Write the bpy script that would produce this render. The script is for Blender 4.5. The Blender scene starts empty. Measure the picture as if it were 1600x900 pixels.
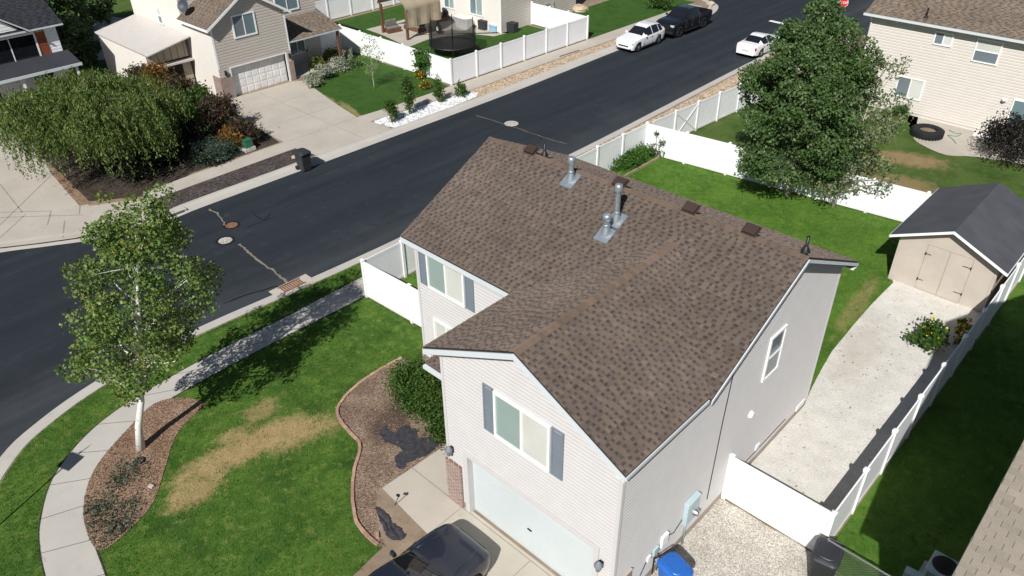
import bpy, math, random
import numpy as np
R = math.radians
random.seed(7); RNG = np.random.default_rng(7)
sc = bpy.context.scene; COL = sc.collection

# ------------------------------------------------------------------ camera
CF, CYAW, CPITCH, CROLL = 1212.546, 0.762593, 0.596222, -0.0125163
CP = np.array([6.5666, -10.4332, 18.8656])
_cy, _sy = math.cos(CYAW), math.sin(CYAW)
FW = np.array([-_sy*math.cos(CPITCH), _cy*math.cos(CPITCH), -math.sin(CPITCH)])
_r = np.array([_cy, _sy, 0.]); _u = np.cross(_r, FW)
RT = math.cos(CROLL)*_r+math.sin(CROLL)*_u; UP = -math.sin(CROLL)*_r+math.cos(CROLL)*_u
from mathutils import Matrix, Vector
cam = bpy.data.cameras.new('camera'); camo = bpy.data.objects.new('camera', cam); COL.objects.link(camo)
cam.sensor_width = 36; cam.lens = CF/1600*36; cam.clip_start = .1; cam.clip_end = 3000
camo.matrix_world = Matrix(((RT[0], UP[0], -FW[0], CP[0]), (RT[1], UP[1], -FW[1], CP[1]), (RT[2], UP[2], -FW[2], CP[2]), (0, 0, 0, 1)))
sc.camera = camo
# survey helpers: a reading taken off the photograph -> the real point on a level / plane of the site
def _ray(px, py): return FW+RT*((px-800)/CF)-UP*((py-450)/CF)
def at(px, py, z=0.): d = _ray(px, py); p = CP+d*((z-CP[2])/d[2]); return (float(p[0]), float(p[1]), float(z))
def onx(px, py, X): d = _ray(px, py); p = CP+d*((X-CP[0])/d[0]); return tuple(float(v) for v in p)
def ony(px, py, Y): d = _ray(px, py); p = CP+d*((Y-CP[1])/d[1]); return tuple(float(v) for v in p)
def onplane(px, py, p, n): d = _ray(px, py); p = np.array(p, float); n = np.array(n, float); q = CP+d*(((p-CP)@n)/(d@n)); return tuple(float(v) for v in q)
def P2(s): return [at(*[float(v) for v in q.split(',')])[:2] for q in s.split()]

# ------------------------------------------------------------------ light
SUN_AZ, SUN_EL = R(-67), R(43)
sd = Vector((math.cos(SUN_EL)*math.cos(SUN_AZ), math.cos(SUN_EL)*math.sin(SUN_AZ), math.sin(SUN_EL)))
w = bpy.data.worlds.new('World'); sc.world = w; w.use_nodes = True
sky = w.node_tree.nodes.new('ShaderNodeTexSky'); sky.sky_type = 'NISHITA'; sky.sun_disc = False
sky.sun_elevation = SUN_EL; sky.sun_rotation = math.atan2(sd.x, sd.y); sky.air_density = 1.0; sky.dust_density = .6; sky.ozone_density = 1.5
bg = w.node_tree.nodes['Background']; bg.inputs['Strength'].default_value = .045
w.node_tree.links.new(sky.outputs[0], bg.inputs['Color'])
sl = bpy.data.lights.new('sun', 'SUN'); sl.energy = 5.0; sl.angle = R(.5); sl.color = (1, .975, .935)
so = bpy.data.objects.new('sun', sl); COL.objects.link(so); so.rotation_euler = sd.to_track_quat('Z', 'Y').to_euler()
sc.view_settings.view_transform = 'Standard'; sc.view_settings.look = 'None'; sc.view_settings.gamma = 1
sc.view_settings.use_curve_mapping = False; sc.view_settings.exposure = 0.22

# ------------------------------------------------------------------ materials
class NT:
    def __init__(s, name):
        s.m = bpy.data.materials.new(name); s.m.use_nodes = True; s.t = s.m.node_tree
        s.b = s.t.nodes['Principled BSDF']; s.geo = s.t.nodes.new('ShaderNodeNewGeometry'); s.pos = s.geo.outputs['Position']; s._o = None
    def n(s, k): return s.t.nodes.new(k)
    def put(s, v, sock):
        if isinstance(v, bpy.types.NodeSocket): s.t.links.new(v, sock)
        elif v is not None:
            if sock.type == 'RGBA' and not isinstance(v, (int, float)) and len(v) == 3: v = (*v, 1)
            sock.default_value = v
    @property
    def obj(s):
        if s._o is None: s._o = s.n('ShaderNodeTexCoord').outputs['Object']
        return s._o
    def noise(s, sc_=1., det=3., rough=.55, vec=None, dist=0.):
        x = s.n('ShaderNodeTexNoise'); x.inputs['Scale'].default_value = sc_; x.inputs['Detail'].default_value = det
        x.inputs['Roughness'].default_value = rough; x.inputs['Distortion'].default_value = dist; s.put(vec or s.pos, x.inputs['Vector']); return x.outputs['Fac']
    def voro(s, sc_=1., vec=None, out='Distance'):
        x = s.n('ShaderNodeTexVoronoi'); x.inputs['Scale'].default_value = sc_; s.put(vec or s.pos, x.inputs['Vector']); return x.outputs[out]
    def ma(s, op, a, b=0., c=None, clamp=False):
        x = s.n('ShaderNodeMath'); x.operation = op; x.use_clamp = clamp; s.put(a, x.inputs[0]); s.put(b, x.inputs[1])
        if c is not None: s.put(c, x.inputs[2])
        return x.outputs[0]
    def mix(s, f, a, b, mode='MIX'):
        x = s.n('ShaderNodeMix'); x.data_type = 'RGBA'; x.blend_type = mode; s.put(f, x.inputs[0]); s.put(a, x.inputs[6]); s.put(b, x.inputs[7]); return x.outputs[2]
    def ramp(s, f, *st):
        x = s.n('ShaderNodeValToRGB'); s.put(f, x.inputs[0]); e = x.color_ramp.elements
        while len(e) < len(st): e.new(.5)
        for k, (p, c) in zip(e, st): k.position = p; k.color = (*c, 1) if not isinstance(c, (int, float)) else (c, c, c, 1)
        return x.outputs[0]
    def mr(s, f, a, b, c=0., d=1.):
        x = s.n('ShaderNodeMapRange'); s.put(f, x.inputs[0])
        for i, v in enumerate((a, b, c, d)): x.inputs[i+1].default_value = v
        return x.outputs[0]
    def scale(s, vec, v):
        x = s.n('ShaderNodeVectorMath'); x.operation = 'MULTIPLY'; s.put(vec, x.inputs[0]); x.inputs[1].default_value = v; return x.outputs[0]
    def bump(s, h, st=.3, d=.02):
        x = s.n('ShaderNodeBump'); x.inputs['Strength'].default_value = st; x.inputs['Distance'].default_value = d; s.put(h, x.inputs['Height']); s.t.links.new(x.outputs[0], s.b.inputs['Normal'])
    def fin(s, col, rough=.7, spec=.3, metal=0.):
        s.put(col, s.b.inputs['Base Color']); s.put(rough, s.b.inputs['Roughness']); s.put(spec, s.b.inputs['Specular IOR Level']); s.b.inputs['Metallic'].default_value = metal; return s.m
    def blob(s, cx, cy, rx, ry, ang=0., amp=.9, ns=1.9):   # worn patch with its own ragged outline, 0..1
        sub = s.n('ShaderNodeVectorMath'); sub.operation = 'SUBTRACT'; s.put(s.pos, sub.inputs[0]); sub.inputs[1].default_value = (cx, cy, 0)
        rt = s.n('ShaderNodeVectorRotate'); rt.rotation_type = 'Z_AXIS'; s.put(sub.outputs[0], rt.inputs['Vector']); rt.inputs['Angle'].default_value = -ang
        ln = s.n('ShaderNodeVectorMath'); ln.operation = 'LENGTH'; s.put(s.scale(rt.outputs[0], (1/rx, 1/ry, 0)), ln.inputs[0])
        f = s.ma('ADD', ln.outputs['Value'], s.ma('MULTIPLY', s.ma('SUBTRACT', s.noise(ns, 5, .7), .5), amp*2))
        return s.mr(f, 1.2, .6)
def plain(name, c, rough=.6, spec=.3, metal=0., var=.12, ns=2., bump=0., bs=60.):
    t = NT(name); f = t.noise(ns, 4, .6, t.obj)
    col = t.mix(t.mr(f, .3, .7), tuple(v*(1-var) for v in c), tuple(min(1, v*(1+var)) for v in c))
    if bump: t.bump(t.noise(bs, 3, .6, t.obj), bump, .01)
    return t.fin(col, rough, spec, metal)
M = {}
def grass(name, a, b, c, dead=(), deadc=((.45, .325, .165), (.30, .225, .10))):
    t = NT(name)
    big = t.noise(.55, 5, .65, None, .6); mid = t.noise(2.6, 5, .7, None, .4); fine = t.noise(34, 4, .75); str_ = t.noise(8, 3, .7, t.scale(t.pos, (1, 3.2, 1)))
    col = t.mix(t.mr(big, .38, .62), a, b); col = t.mix(t.ma('MULTIPLY', t.mr(t.noise(.9, 4, .7), .52, .68), .55), col, tuple(v*.55 for v in a))
    col = t.mix(t.ma('MULTIPLY', t.mr(mid, .5, .72), .8), col, c)
    col = t.mix(t.ma('MULTIPLY', t.mr(str_, .5, .75), .35), col, tuple(v*.5 for v in a))
    for d in dead:
        dc = t.mix(t.mr(t.noise(2.1, 5, .7), .35, .7), deadc[0], deadc[1])
        col = t.mix(t.ma('MULTIPLY', t.blob(*d[:5]), d[5] if len(d) > 5 else .92), col, dc)
    col = t.mix(1., col, t.ramp(fine, (.25, .62), (.75, 1.32)), 'MULTIPLY')
    t.bump(fine, .9, .05); return t.fin(col, .85, .15)
LA, LB, LC = (.046, .112, .017), (.092, .18, .026), (.20, .25, .055)
FRONT_DEAD = [(-12.75, -3.9, .62, 1.9, R(-8)), (-12.3, -2.0, .85, 1.5, R(-22), .9), (-12.2, -5.4, .6, .95, R(0), .85), (-13.9, -1.9, .5, .75, R(10), .6), (-11.6, -.75, .6, .5, 0, .5), (-13.5, -3.3, .4, .6, 0, .7)]
M['lawn'] = grass('front_grass', LA, LB, LC, FRONT_DEAD)
M['lawn_back'] = grass('back_grass', (.062, .145, .018), (.10, .20, .026), (.17, .25, .045), [(-1.2, 18.6, .35, 2.6, R(5), .5)])
M['lawn_dry'] = grass('patchy_grass', (.05, .10, .016), (.085, .13, .03), (.12, .15, .045), [(-5.0, 34.2, 2.2, 1.0, R(20)), (-4.2, 30.6, 2.0, 1.3, R(30), .8), (-7, 31.5, 1.4, 2, 0, .45)], ((.33, .235, .12), (.24, .165, .08)))
M['lawn_far'] = grass('clipped_grass', (.035, .09, .013), (.045, .105, .016), (.07, .13, .025), [(-34.5, 17.6, 2.2, .3, R(165), .6), (-38.3, 17.9, 2.2, .3, R(175), .6)])
def ground_mat(name, cs, scl=(9, 40), bump=.5, bscale=45, rough=.9, vor=None, speck=None, stain=None):
    t = NT(name); a = t.noise(scl[0]*.12, 5, .65); b = t.noise(scl[1], 3, .7)
    col = t.mix(t.mr(a, .33, .67), cs[0], cs[1])
    col = t.mix(1., col, t.ramp(b, (.25, .72), (.75, 1.25)), 'MULTIPLY')
    if vor:
        v = t.voro(vor, None, 'Color'); sep = t.n('ShaderNodeSeparateColor'); t.put(v, sep.inputs[0])
        col = t.mix(1., col, t.ramp(sep.outputs[0], (0, .5), (1, 1.35)), 'MULTIPLY')
    if stain: col = t.mix(t.ma('MULTIPLY', t.blob(*stain[:5]), stain[6] if len(stain) > 6 else .75), col, stain[5])
    if speck:
        col = t.mix(t.mr(t.noise(speck[0], 2, .5), speck[1], speck[1]+.06), col, speck[2])
    t.bump(b if not vor else t.voro(vor), bump, .03); return t.fin(col, rough, .15)
M['dirt'] = ground_mat('dirt', ((.20, .15, .105), (.30, .235, .17)))
M['mulch'] = ground_mat('wood_mulch', ((.20, .125, .08), (.30, .205, .14)), vor=24, bump=.8)
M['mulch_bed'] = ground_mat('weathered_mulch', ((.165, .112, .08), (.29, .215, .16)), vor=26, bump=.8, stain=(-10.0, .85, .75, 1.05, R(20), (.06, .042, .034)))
M['gravel_w'] = ground_mat('pale_gravel', ((.52, .495, .45), (.64, .615, .565)), scl=(9, 24), bump=.6, speck=(7, .67, (.26, .21, .15)), stain=(.15, 15.5, .7, 2.6, R(5), (.40, .335, .265), .4))
M['gravel_g'] = ground_mat('grey_gravel', ((.42, .385, .335), (.58, .54, .475)), vor=42, bump=.5)
M['gravel_t'] = ground_mat('tan_gravel', ((.42, .31, .21), (.50, .39, .28)), vor=9, bump=.7)
M['gravel_k'] = ground_mat('dark_gravel', ((.055, .045, .042), (.09, .075, .07)), vor=11, bump=1., speck=(9, .68, (.3, .28, .26)))
M['rock_w'] = ground_mat('white_rock', ((.72, .72, .72), (.8, .8, .8)), vor=10, bump=.6)
M['far_ground'] = ground_mat('far_ground', ((.14, .13, .07), (.09, .12, .04)), scl=(1.5, 10))
def concrete(name, c1, c2, bands=None):
    t = NT(name); a = t.noise(.5, 6, .65); b = t.noise(55, 3, .7); st = t.noise(2.2, 5, .7)
    col = t.mix(t.mr(a, .3, .7), c1, c2); col = t.mix(t.ma('MULTIPLY', t.mr(st, .56, .8), .35), col, tuple(v*.62 for v in c1))
    col = t.mix(1., col, t.ramp(b, (.2, .92), (.8, 1.07)), 'MULTIPLY'); t.bump(b, .12, .01); return t.fin(col, .85, .2)
M['conc'] = concrete('concrete', (.40, .375, .34), (.46, .435, .395))
M['conc_warm'] = concrete('warm_concrete', (.41, .37, .31), (.47, .43, .37))
M['conc_drive'] = concrete('driveway_concrete', (.38, .345, .295), (.45, .41, .355))
M['joint_soft'] = plain('joint_line', (.27, .24, .205), .9); M['bed_dark'] = ground_mat('dark_mulch_and_shade', ((.035, .028, .022), (.075, .058, .045)), vor=16, bump=.8)  # shade under the weeping tree and shrubs is put into the dark mulch colour
M['joint'] = plain('joint_shadow', (.09, .08, .07), .9)
t = NT('asphalt'); a = t.noise(.22, 6, .65, t.scale(t.pos, (1.6, .5, 1))); b = t.noise(70, 2, .7); e = t.noise(1.3, 5, .7)
sx_ = t.n('ShaderNodeSeparateXYZ'); t.put(t.pos, sx_.inputs[0]); dk = t.ma('ADD', sx_.outputs[0], t.ma('MULTIPLY', t.ma('SUBTRACT', t.noise(.35, 5, .7), .5), 5.))
col = t.mix(t.mr(a, .3, .72), (.0165, .021, .0265), (.024, .0295, .0365)); col = t.mix(t.ma('MULTIPLY', t.mr(dk, -22.6, -20.4), .55), col, (.050, .056, .062)); col = t.mix(t.ma('MULTIPLY', t.mr(e, .58, .75), .35), col, (.06, .064, .068))
ln = t.noise(1., 3, .6, t.scale(t.pos, (1.1, .045, 1))); col = t.mix(1., col, t.ramp(ln, (.32, .82), (.68, 1.2)), 'MULTIPLY'); col = t.mix(t.mr(t.noise(.8, 6, .75, None, 1.), .62, .72), col, (.016, .019, .024))
col = t.mix(1., col, t.ramp(b, (.2, .75), (.8, 1.25)), 'MULTIPLY'); t.bump(b, .25, .01); M['asphalt'] = t.fin(col, .75, .25)
t = NT('worn_asphalt'); b = t.noise(60, 2, .7); col = t.mix(t.mr(t.noise(1.5, 6, .75), .35, .65), (.036, .041, .048), (.07, .074, .078)); M['asphalt_worn'] = t.fin(t.mix(1., col, t.ramp(b, (.2, .75), (.8, 1.25)), 'MULTIPLY'), .8, .2)
M['seal'] = plain('crack_seal', (.20, .17, .13), .9); M['tar'] = plain('tar', (.012, .013, .015), .5)
def toned(name, c, rough=.9, spec=.15, bs=90., bump=.5, amt=.3):    # granule surface; each shingle carries its own blend of granules
    t = NT(name); a = t.n('ShaderNodeVertexColor'); a.layer_name = 'tone'; g = t.noise(bs, 2, .7, t.obj); big = t.noise(.5, 4, .6, t.obj)
    col = t.mix(1., a.outputs['Color'], (*c, 1), 'MULTIPLY'); col = t.mix(1., col, t.ramp(g, (.25, 1-amt), (.75, 1+amt)), 'MULTIPLY')
    col = t.mix(1., col, t.ramp(big, (.3, .86), (.7, 1.12)), 'MULTIPLY'); t.bump(g, bump, .006); t.b.inputs['Diffuse Roughness'].default_value = 1.; return t.fin(col, rough, spec)
M['shingle'] = toned('brown_shingles', (.113, .090, .076)); M['shingle_tan'] = toned('tan_shingles', (.25, .22, .18)); M['shingle_far'] = toned('taupe_shingles', (.15, .12, .095)); M['shingle_dark'] = toned('charcoal_shingles', (.035, .037, .045))
t = NT('black_felt'); g = t.noise(60, 3, .7); M['felt'] = (t.bump(g, .3, .01), t.fin(t.mix(t.mr(t.noise(1.2, 4), .3, .7), (.062, .065, .075), (.082, .085, .097)), .85, .2))[1]
M['siding'] = plain('cream_grey_siding', (.50, .485, .478), .75, .3, var=.03)
M['siding'].node_tree.nodes['Principled BSDF'].inputs['Diffuse Roughness'].default_value = .15
M['siding_w'] = plain('white_siding', (.78, .79, .80), .5, .3, var=.03); M['siding_beige'] = plain('beige_siding', (.50, .45, .40), .55, var=.03); M['siding_cream'] = plain('cream_siding', (.60, .56, .505), .6, var=.03)
M['stucco'] = plain('pale_stucco', (.68, .645, .585), .8, var=.03, bump=.2)
M['tan_panel'] = plain('tan_metal_panel', (.36, .31, .235), .5, var=.06); M['tan_roof'] = plain('galvanised_roof', (.50, .47, .44), .5, var=.05)
M['white'] = plain('white_vinyl', (.80, .80, .80), .4, .4, var=.02); M['fence'] = None
t = NT('white_fence_vinyl'); zz = t.n('ShaderNodeSeparateXYZ'); t.put(t.pos, zz.inputs[0]); dz_ = t.ma('ADD', zz.outputs[2], t.ma('MULTIPLY', t.noise(3.5, 5, .7), .5)); M['fence'] = t.fin(t.mix(t.ma('MULTIPLY', t.mr(dz_, .5, .25), .45), t.mix(t.mr(t.noise(.9, 4, .6), .3, .7), (.76, .77, .78), (.83, .835, .84)), (.46, .40, .31)), .42, .4)
M['trim'] = plain('pale_fascia', (.56, .60, .62), .5, var=.03); M['trim_dark'] = plain('dark_drip_edge', (.03, .028, .027), .5)
M['shutter'] = plain('blue_grey_shutter', (.17, .20, .235), .55, var=.05); M['shutter_red'] = plain('red_brown_shutter', (.25, .065, .03), .6)
M['door'] = plain('garage_door_paint', (.53, .575, .58), .45, .4, var=.03, ns=.6); M['door_w'] = plain('white_door', (.75, .73, .71), .5)
def pane(name, c, rough=.06): 
    t = NT(name); f = t.noise(.8, 2, .5, t.obj); zz = t.n('ShaderNodeSeparateXYZ'); t.put(t.pos, zz.inputs[0]); sl_ = t.ma('FRACT', t.ma('MULTIPLY', zz.outputs[2], 14.)); return t.fin(t.mix(t.ma('MULTIPLY', t.mr(sl_, .6, .95), .3), t.mix(t.mr(f, .3, .7), tuple(v*.85 for v in c), c), tuple(v*.55 for v in c)), rough, .7)
M['pane_teal'] = pane('blinds_behind_glass', (.30, .38, .36)); M['pane_pale'] = pane('pale_blinds_behind_glass', (.62, .63, .58), .12); M['pane_grey'] = pane('grey_glass', (.17, .20, .22)); M['pane_dark'] = pane('dark_glass', (.012, .014, .018)); M['pane_blue'] = pane('blue_glass', (.16, .23, .25))
t = NT('brick'); xyz = t.n('ShaderNodeSeparateXYZ'); t.put(t.pos, xyz.inputs[0]); cb = t.n('ShaderNodeCombineXYZ'); t.put(t.ma('ADD', xyz.outputs[0], xyz.outputs[1]), cb.inputs[0]); t.put(xyz.outputs[2], cb.inputs[1])
br = t.n('ShaderNodeTexBrick'); t.put(cb.outputs[0], br.inputs['Vector']); br.inputs['Scale'].default_value = 1.; br.inputs['Brick Width'].default_value = .21; br.inputs['Row Height'].default_value = .075; br.inputs['Mortar Size'].default_value = .011
br.inputs['Color1'].default_value = (.20, .105, .08, 1); br.inputs['Color2'].default_value = (.30, .19, .155, 1); br.inputs['Mortar'].default_value = (.42, .39, .36, 1); M['brick'] = t.fin(br.outputs[0], .85, .2)
M['edge_brick'] = toned('red_edging_brick', (.31, .20, .155), bs=40.); M['foundation'] = plain('foundation_concrete', (.34, .29, .245), .9, var=.15)
M['metal'] = plain('galvanised_metal', (.50, .56, .60), .38, .5, .75, var=.12, ns=8); M['metal_grey'] = plain('grey_paint_metal', (.42, .52, .55), .45, .4, var=.05); M['alu'] = plain('bare_metal', (.55, .56, .58), .35, .5, .9)
M['vent_brown'] = plain('brown_vent', (.045, .029, .023), .6); M['black'] = plain('black_plastic', (.014, .014, .016), .45, .4); M['bin_black'] = plain('black_bin_plastic', (.028, .030, .035), .5, .4, bump=.1); M['rubber'] = plain('rubber', (.014, .014, .015), .85)
M['bin_blue'] = plain('blue_bin_plastic', (.02, .115, .42), .42, .4, var=.08); M['bark_w'] = None
t = NT('birch_bark'); f = t.noise(9, 3, .6, t.scale(t.obj, (1, 1, 2.6))); M['bark_w'] = t.fin(t.mix(t.mr(f, .6, .68), (.66, .63, .59), (.05, .045, .04)), .8)
M['bark'] = plain('grey_bark', (.11, .085, .065), .9, var=.3, ns=8); M['bark_pale'] = plain('pale_bark', (.38, .34, .29), .9, var=.3, ns=8)
def leaf(name, cs, tr=.25, rough=.5, ns=1.1, rw=.6):
    t = NT(name); rnd = t.geo.outputs['Random Per Island']; cl = t.noise(ns, 4, .65)
    col = t.ramp(t.ma('ADD', t.ma('MULTIPLY', rnd, rw), t.ma('MULTIPLY', t.mr(cl, .34, .66), 1-rw)), *[(i/(len(cs)-1), c) for i, c in enumerate(cs)])
    m = t.fin(col, rough, .3); ts = t.n('ShaderNodeBsdfTranslucent'); t.put(col, ts.inputs[0]); mx = t.n('ShaderNodeMixShader'); mx.inputs[0].default_value = tr
    t.put(t.b.outputs[0], mx.inputs[1]); t.put(ts.outputs[0], mx.inputs[2]); t.put(mx.outputs[0], t.t.nodes['Material Output'].inputs[0]); return m
M['leaf_birch'] = leaf('birch_leaves', ((.06, .115, .024), (.10, .175, .036), (.165, .235, .062), (.24, .26, .08)))
M['leaf_yellow'] = leaf('yellowing_leaves', ((.10, .12, .02), (.26, .23, .04), (.35, .27, .05)))
M['leaf_dark'] = leaf('dark_green_leaves', ((.03, .066, .02), (.058, .112, .032), (.10, .16, .052), (.17, .215, .095)))
M['leaf_sage'] = leaf('sage_leaves', ((.07, .105, .04), (.13, .165, .075), (.21, .235, .12), (.29, .29, .17)))
M['leaf_mid'] = leaf('green_leaves', ((.03, .08, .012), (.05, .125, .018), (.085, .17, .03)))
M['leaf_shrub'] = leaf('shrub_leaves', ((.02, .055, .01), (.045, .10, .016), (.085, .14, .025)))
M['leaf_olive'] = leaf('weeping_leaves', ((.042, .08, .016), (.08, .135, .027), (.135, .19, .045), (.19, .18, .065)))
M['leaf_rust'] = leaf('rust_leaves', ((.07, .03, .012), (.17, .07, .018), (.25, .11, .025), (.12, .10, .02)))
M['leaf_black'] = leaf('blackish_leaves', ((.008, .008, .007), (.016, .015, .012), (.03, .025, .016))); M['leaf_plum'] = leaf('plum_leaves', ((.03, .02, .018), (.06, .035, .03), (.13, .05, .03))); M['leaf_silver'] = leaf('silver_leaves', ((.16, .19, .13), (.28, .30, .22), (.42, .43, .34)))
M['leaf_blue'] = leaf('blue_green_needles', ((.03, .06, .04), (.06, .10, .07), (.11, .16, .11))); M['leaf_lime'] = leaf('lime_leaves', ((.07, .10, .012), (.13, .16, .02), (.22, .2, .04)))
M['flower_y'] = plain('yellow_petals', (.75, .5, .02), .6); M['flower_o'] = plain('orange_petals', (.6, .27, .02), .6)
M['blade'] = leaf('grass_blades', ((.038, .10, .013), (.07, .165, .02), (.125, .235, .034), (.24, .30, .065)), .4, .6, .8, .42); M['blade_dry'] = leaf('dry_blades', ((.38, .27, .12), (.55, .40, .20), (.46, .35, .15)), .2, .8)
M['chips'] = leaf('wood_chips', ((.12, .07, .045), (.25, .155, .105), (.42, .31, .23)), 0., .9)
def paint(name, c, metal=0., rough=.25):
    t = NT(name); m = t.fin(t.mix(t.noise(3, 2, .5, t.obj), tuple(v*.93 for v in c), c), rough, .5, metal); t.b.inputs['Coat Weight'].default_value = .6; t.b.inputs['Coat Roughness'].default_value = .05; return m
M['car_white'] = paint('white_car_paint', (.78, .79, .80)); M['car_black'] = paint('black_car_paint', (.008, .008, .011)); M['car_navy'] = paint('dark_navy_car_paint', (.022, .026, .042), .3, .3)
M['lamp_clear'] = paint('headlight_lens', (.6, .62, .63), .2, .1); M['lamp_red'] = paint('red_lens', (.35, .01, .012), 0, .15); M['plate'] = plain('plate', (.6, .6, .58), .5)
M['stop'] = plain('stop_red', (.55, .012, .02), .4); M['wood'] = plain('brown_wood', (.13, .06, .035), .7, var=.25); M['wood_pale'] = plain('weathered_wood', (.30, .23, .16), .85, var=.2)
M['canvas'] = plain('tan_canvas', (.34, .28, .20), .9, var=.1); M['cushion'] = plain('grey_cushion', (.16, .155, .14), .9, var=.2); M['tarp'] = plain('black_sheet', (.042, .042, .049), .5, .4, var=.35, ns=6); M['rock'] = plain('tan_rock', (.42, .33, .24), .9, var=.2, bump=.6, bs=6)
M['green_box'] = plain('green_steel', (.03, .13, .07), .5); M['hose'] = plain('green_hose', (.05, .2, .12), .5); M['blue_cooler'] = plain('pale_blue_plastic', (.26, .42, .52), .5); M['shed'] = plain('shed_paint', (.46, .405, .35), .75, var=.07, ns=1.3); M['dish'] = plain('dish_grey', (.05, .06, .08), .5); M['rust'] = plain('rusty_iron', (.20, .10, .06), .85, var=.3, ns=6)
t = NT('net'); tp = t.n('ShaderNodeBsdfTransparent'); mx = t.n('ShaderNodeMixShader'); mx.inputs[0].default_value = .45; m_ = t.fin((.015, .015, .015), .8); t.put(tp.outputs[0], mx.inputs[1]); t.put(t.b.outputs[0], mx.inputs[2]); t.put(mx.outputs[0], t.t.nodes['Material Output'].inputs[0]); M['net'] = m_; mx.inputs[0].default_value = .6

# ------------------------------------------------------------------ mesh helpers
class MB:
    def __init__(s): s.v = []; s.f = []; s.c = []
    def face(s, pts, c=1.):
        n = len(s.v); s.v += [tuple(p) for p in pts]; s.f.append(tuple(range(n, n+len(pts)))); s.c.append(c); return s
    def box(s, x0, y0, z0, x1, y1, z1, c=1., taper=0.):
        a, b = taper, taper; n = len(s.v)
        s.v += [(x0, y0, z0), (x1, y0, z0), (x1, y1, z0), (x0, y1, z0), (x0+a, y0+b, z1), (x1-a, y0+b, z1), (x1-a, y1-b, z1), (x0+a, y1-b, z1)]
        for q in ((3, 2, 1, 0), (4, 5, 6, 7), (0, 1, 5, 4), (1, 2, 6, 5), (2, 3, 7, 6), (3, 0, 4, 7)): s.f.append(tuple(n+i for i in q)); s.c.append(c)
        return s
    def obox(s, o, ax, ay, az, c=1.):   # oriented box from corner o and three edge vectors
        o, ax, ay, az = map(np.array, (o, ax, ay, az)); n = len(s.v)
        for k in (0, 1):
            for q in (o, o+ax, o+ax+ay, o+ay): s.v.append(tuple(q+k*az))
        for q in ((3, 2, 1, 0), (4, 5, 6, 7), (0, 1, 5, 4), (1, 2, 6, 5), (2, 3, 7, 6), (3, 0, 4, 7)): s.f.append(tuple(n+i for i in q)); s.c.append(c)
        return s
    def prism(s, poly, z0, z1, c=1.):
        n = len(s.v); k = len(poly); zf0 = z0 if callable(z0) else (lambda x, y: z0); zf1 = z1 if callable(z1) else (lambda x, y: z1)
        s.v += [(x, y, zf0(x, y)) for x, y in poly]+[(x, y, zf1(x, y)) for x, y in poly]
        s.f.append(tuple(range(n+k-1, n-1, -1))); s.f.append(tuple(range(n+k, n+2*k))); s.c += [c, c]
        for i in range(k): j = (i+1) % k; s.f.append((n+i, n+j, n+k+j, n+k+i)); s.c.append(c)
        return s
    def tube(s, path, r, seg=8, c=1., caps=True):
        P = [np.array(p, float) for p in path]; n0 = len(s.v); m = len(P); rr = r if hasattr(r, '__len__') else [r]*m; u = None
        for i, p in enumerate(P):
            d = P[min(i+1, m-1)]-P[max(i-1, 0)]; d = d/(np.linalg.norm(d)+1e-9)
            if u is None: u = np.cross(d, (0, 0, 1) if abs(d[2]) < .9 else (1, 0, 0))
            u = u-d*(u@d); u = u/(np.linalg.norm(u)+1e-9); v = np.cross(d, u)
            for k in range(seg): a = 2*math.pi*k/seg; s.v.append(tuple(p+rr[i]*(math.cos(a)*u+math.sin(a)*v)))
        for i in range(m-1):
            for k in range(seg): q = (k+1) % seg; s.f.append((n0+i*seg+k, n0+i*seg+q, n0+(i+1)*seg+q, n0+(i+1)*seg+k)); s.c.append(c)
        if caps: s.f.append(tuple(n0+k for k in range(seg))[::-1]); s.f.append(tuple(n0+(m-1)*seg+k for k in range(seg))); s.c += [c, c]
        return s
    def lathe(s, prof, o=(0, 0, 0), axis='z', seg=20, c=1.):
        n0 = len(s.v)
        for r, h in prof:
            for k in range(seg):
                a = 2*math.pi*k/seg; x, y = r*math.cos(a), r*math.sin(a)
                s.v.append((o[0]+x, o[1]+y, o[2]+h) if axis == 'z' else ((o[0]+h, o[1]+x, o[2]+y) if axis == 'x' else (o[0]+x, o[1]+h, o[2]+y)))
        for i in range(len(prof)-1):
            for k in range(seg): q = (k+1) % seg; s.f.append((n0+i*seg+k, n0+i*seg+q, n0+(i+1)*seg+q, n0+(i+1)*seg+k)); s.c.append(c)
        return s
    def build(s, name, mat, parent=None, loc=(0, 0, 0), rz=0., smooth=False, tone=False, bevel=0.):
        me = bpy.data.meshes.new(name); me.from_pydata(s.v, [], s.f); me.update()
        if tone:
            at_ = me.color_attributes.new('tone', 'FLOAT_COLOR', 'CORNER'); buf = []
            for f, c in zip(s.f, s.c):
                q = (c, c, c, 1.) if isinstance(c, (int, float)) else (*c, 1.)
                buf += list(q)*len(f)
            at_.data.foreach_set('color', buf)
        if smooth: me.polygons.foreach_set('use_smooth', [True]*len(me.polygons))
        me.materials.append(M[mat] if isinstance(mat, str) else mat)
        o = bpy.data.objects.new(name, me); COL.objects.link(o); o.location = loc; o.rotation_euler.z = rz
        if parent: o.parent = parent
        if bevel:
            b = o.modifiers.new('bevel', 'BEVEL'); b.width = bevel; b.segments = 2; b.limit_method = 'ANGLE'
        return o
def tag(o, label, cat, group=None):
    o['label'] = label; o['category'] = cat
    if group: o['group'] = group
    return o
def thing(name, label, cat, loc=(0, 0, 0), rz=0., group=None):
    o = bpy.data.objects.new(name, None); COL.objects.link(o); o.location = loc; o.rotation_euler.z = rz; o.empty_display_size = .3
    return tag(o, label, cat, group)
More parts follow.
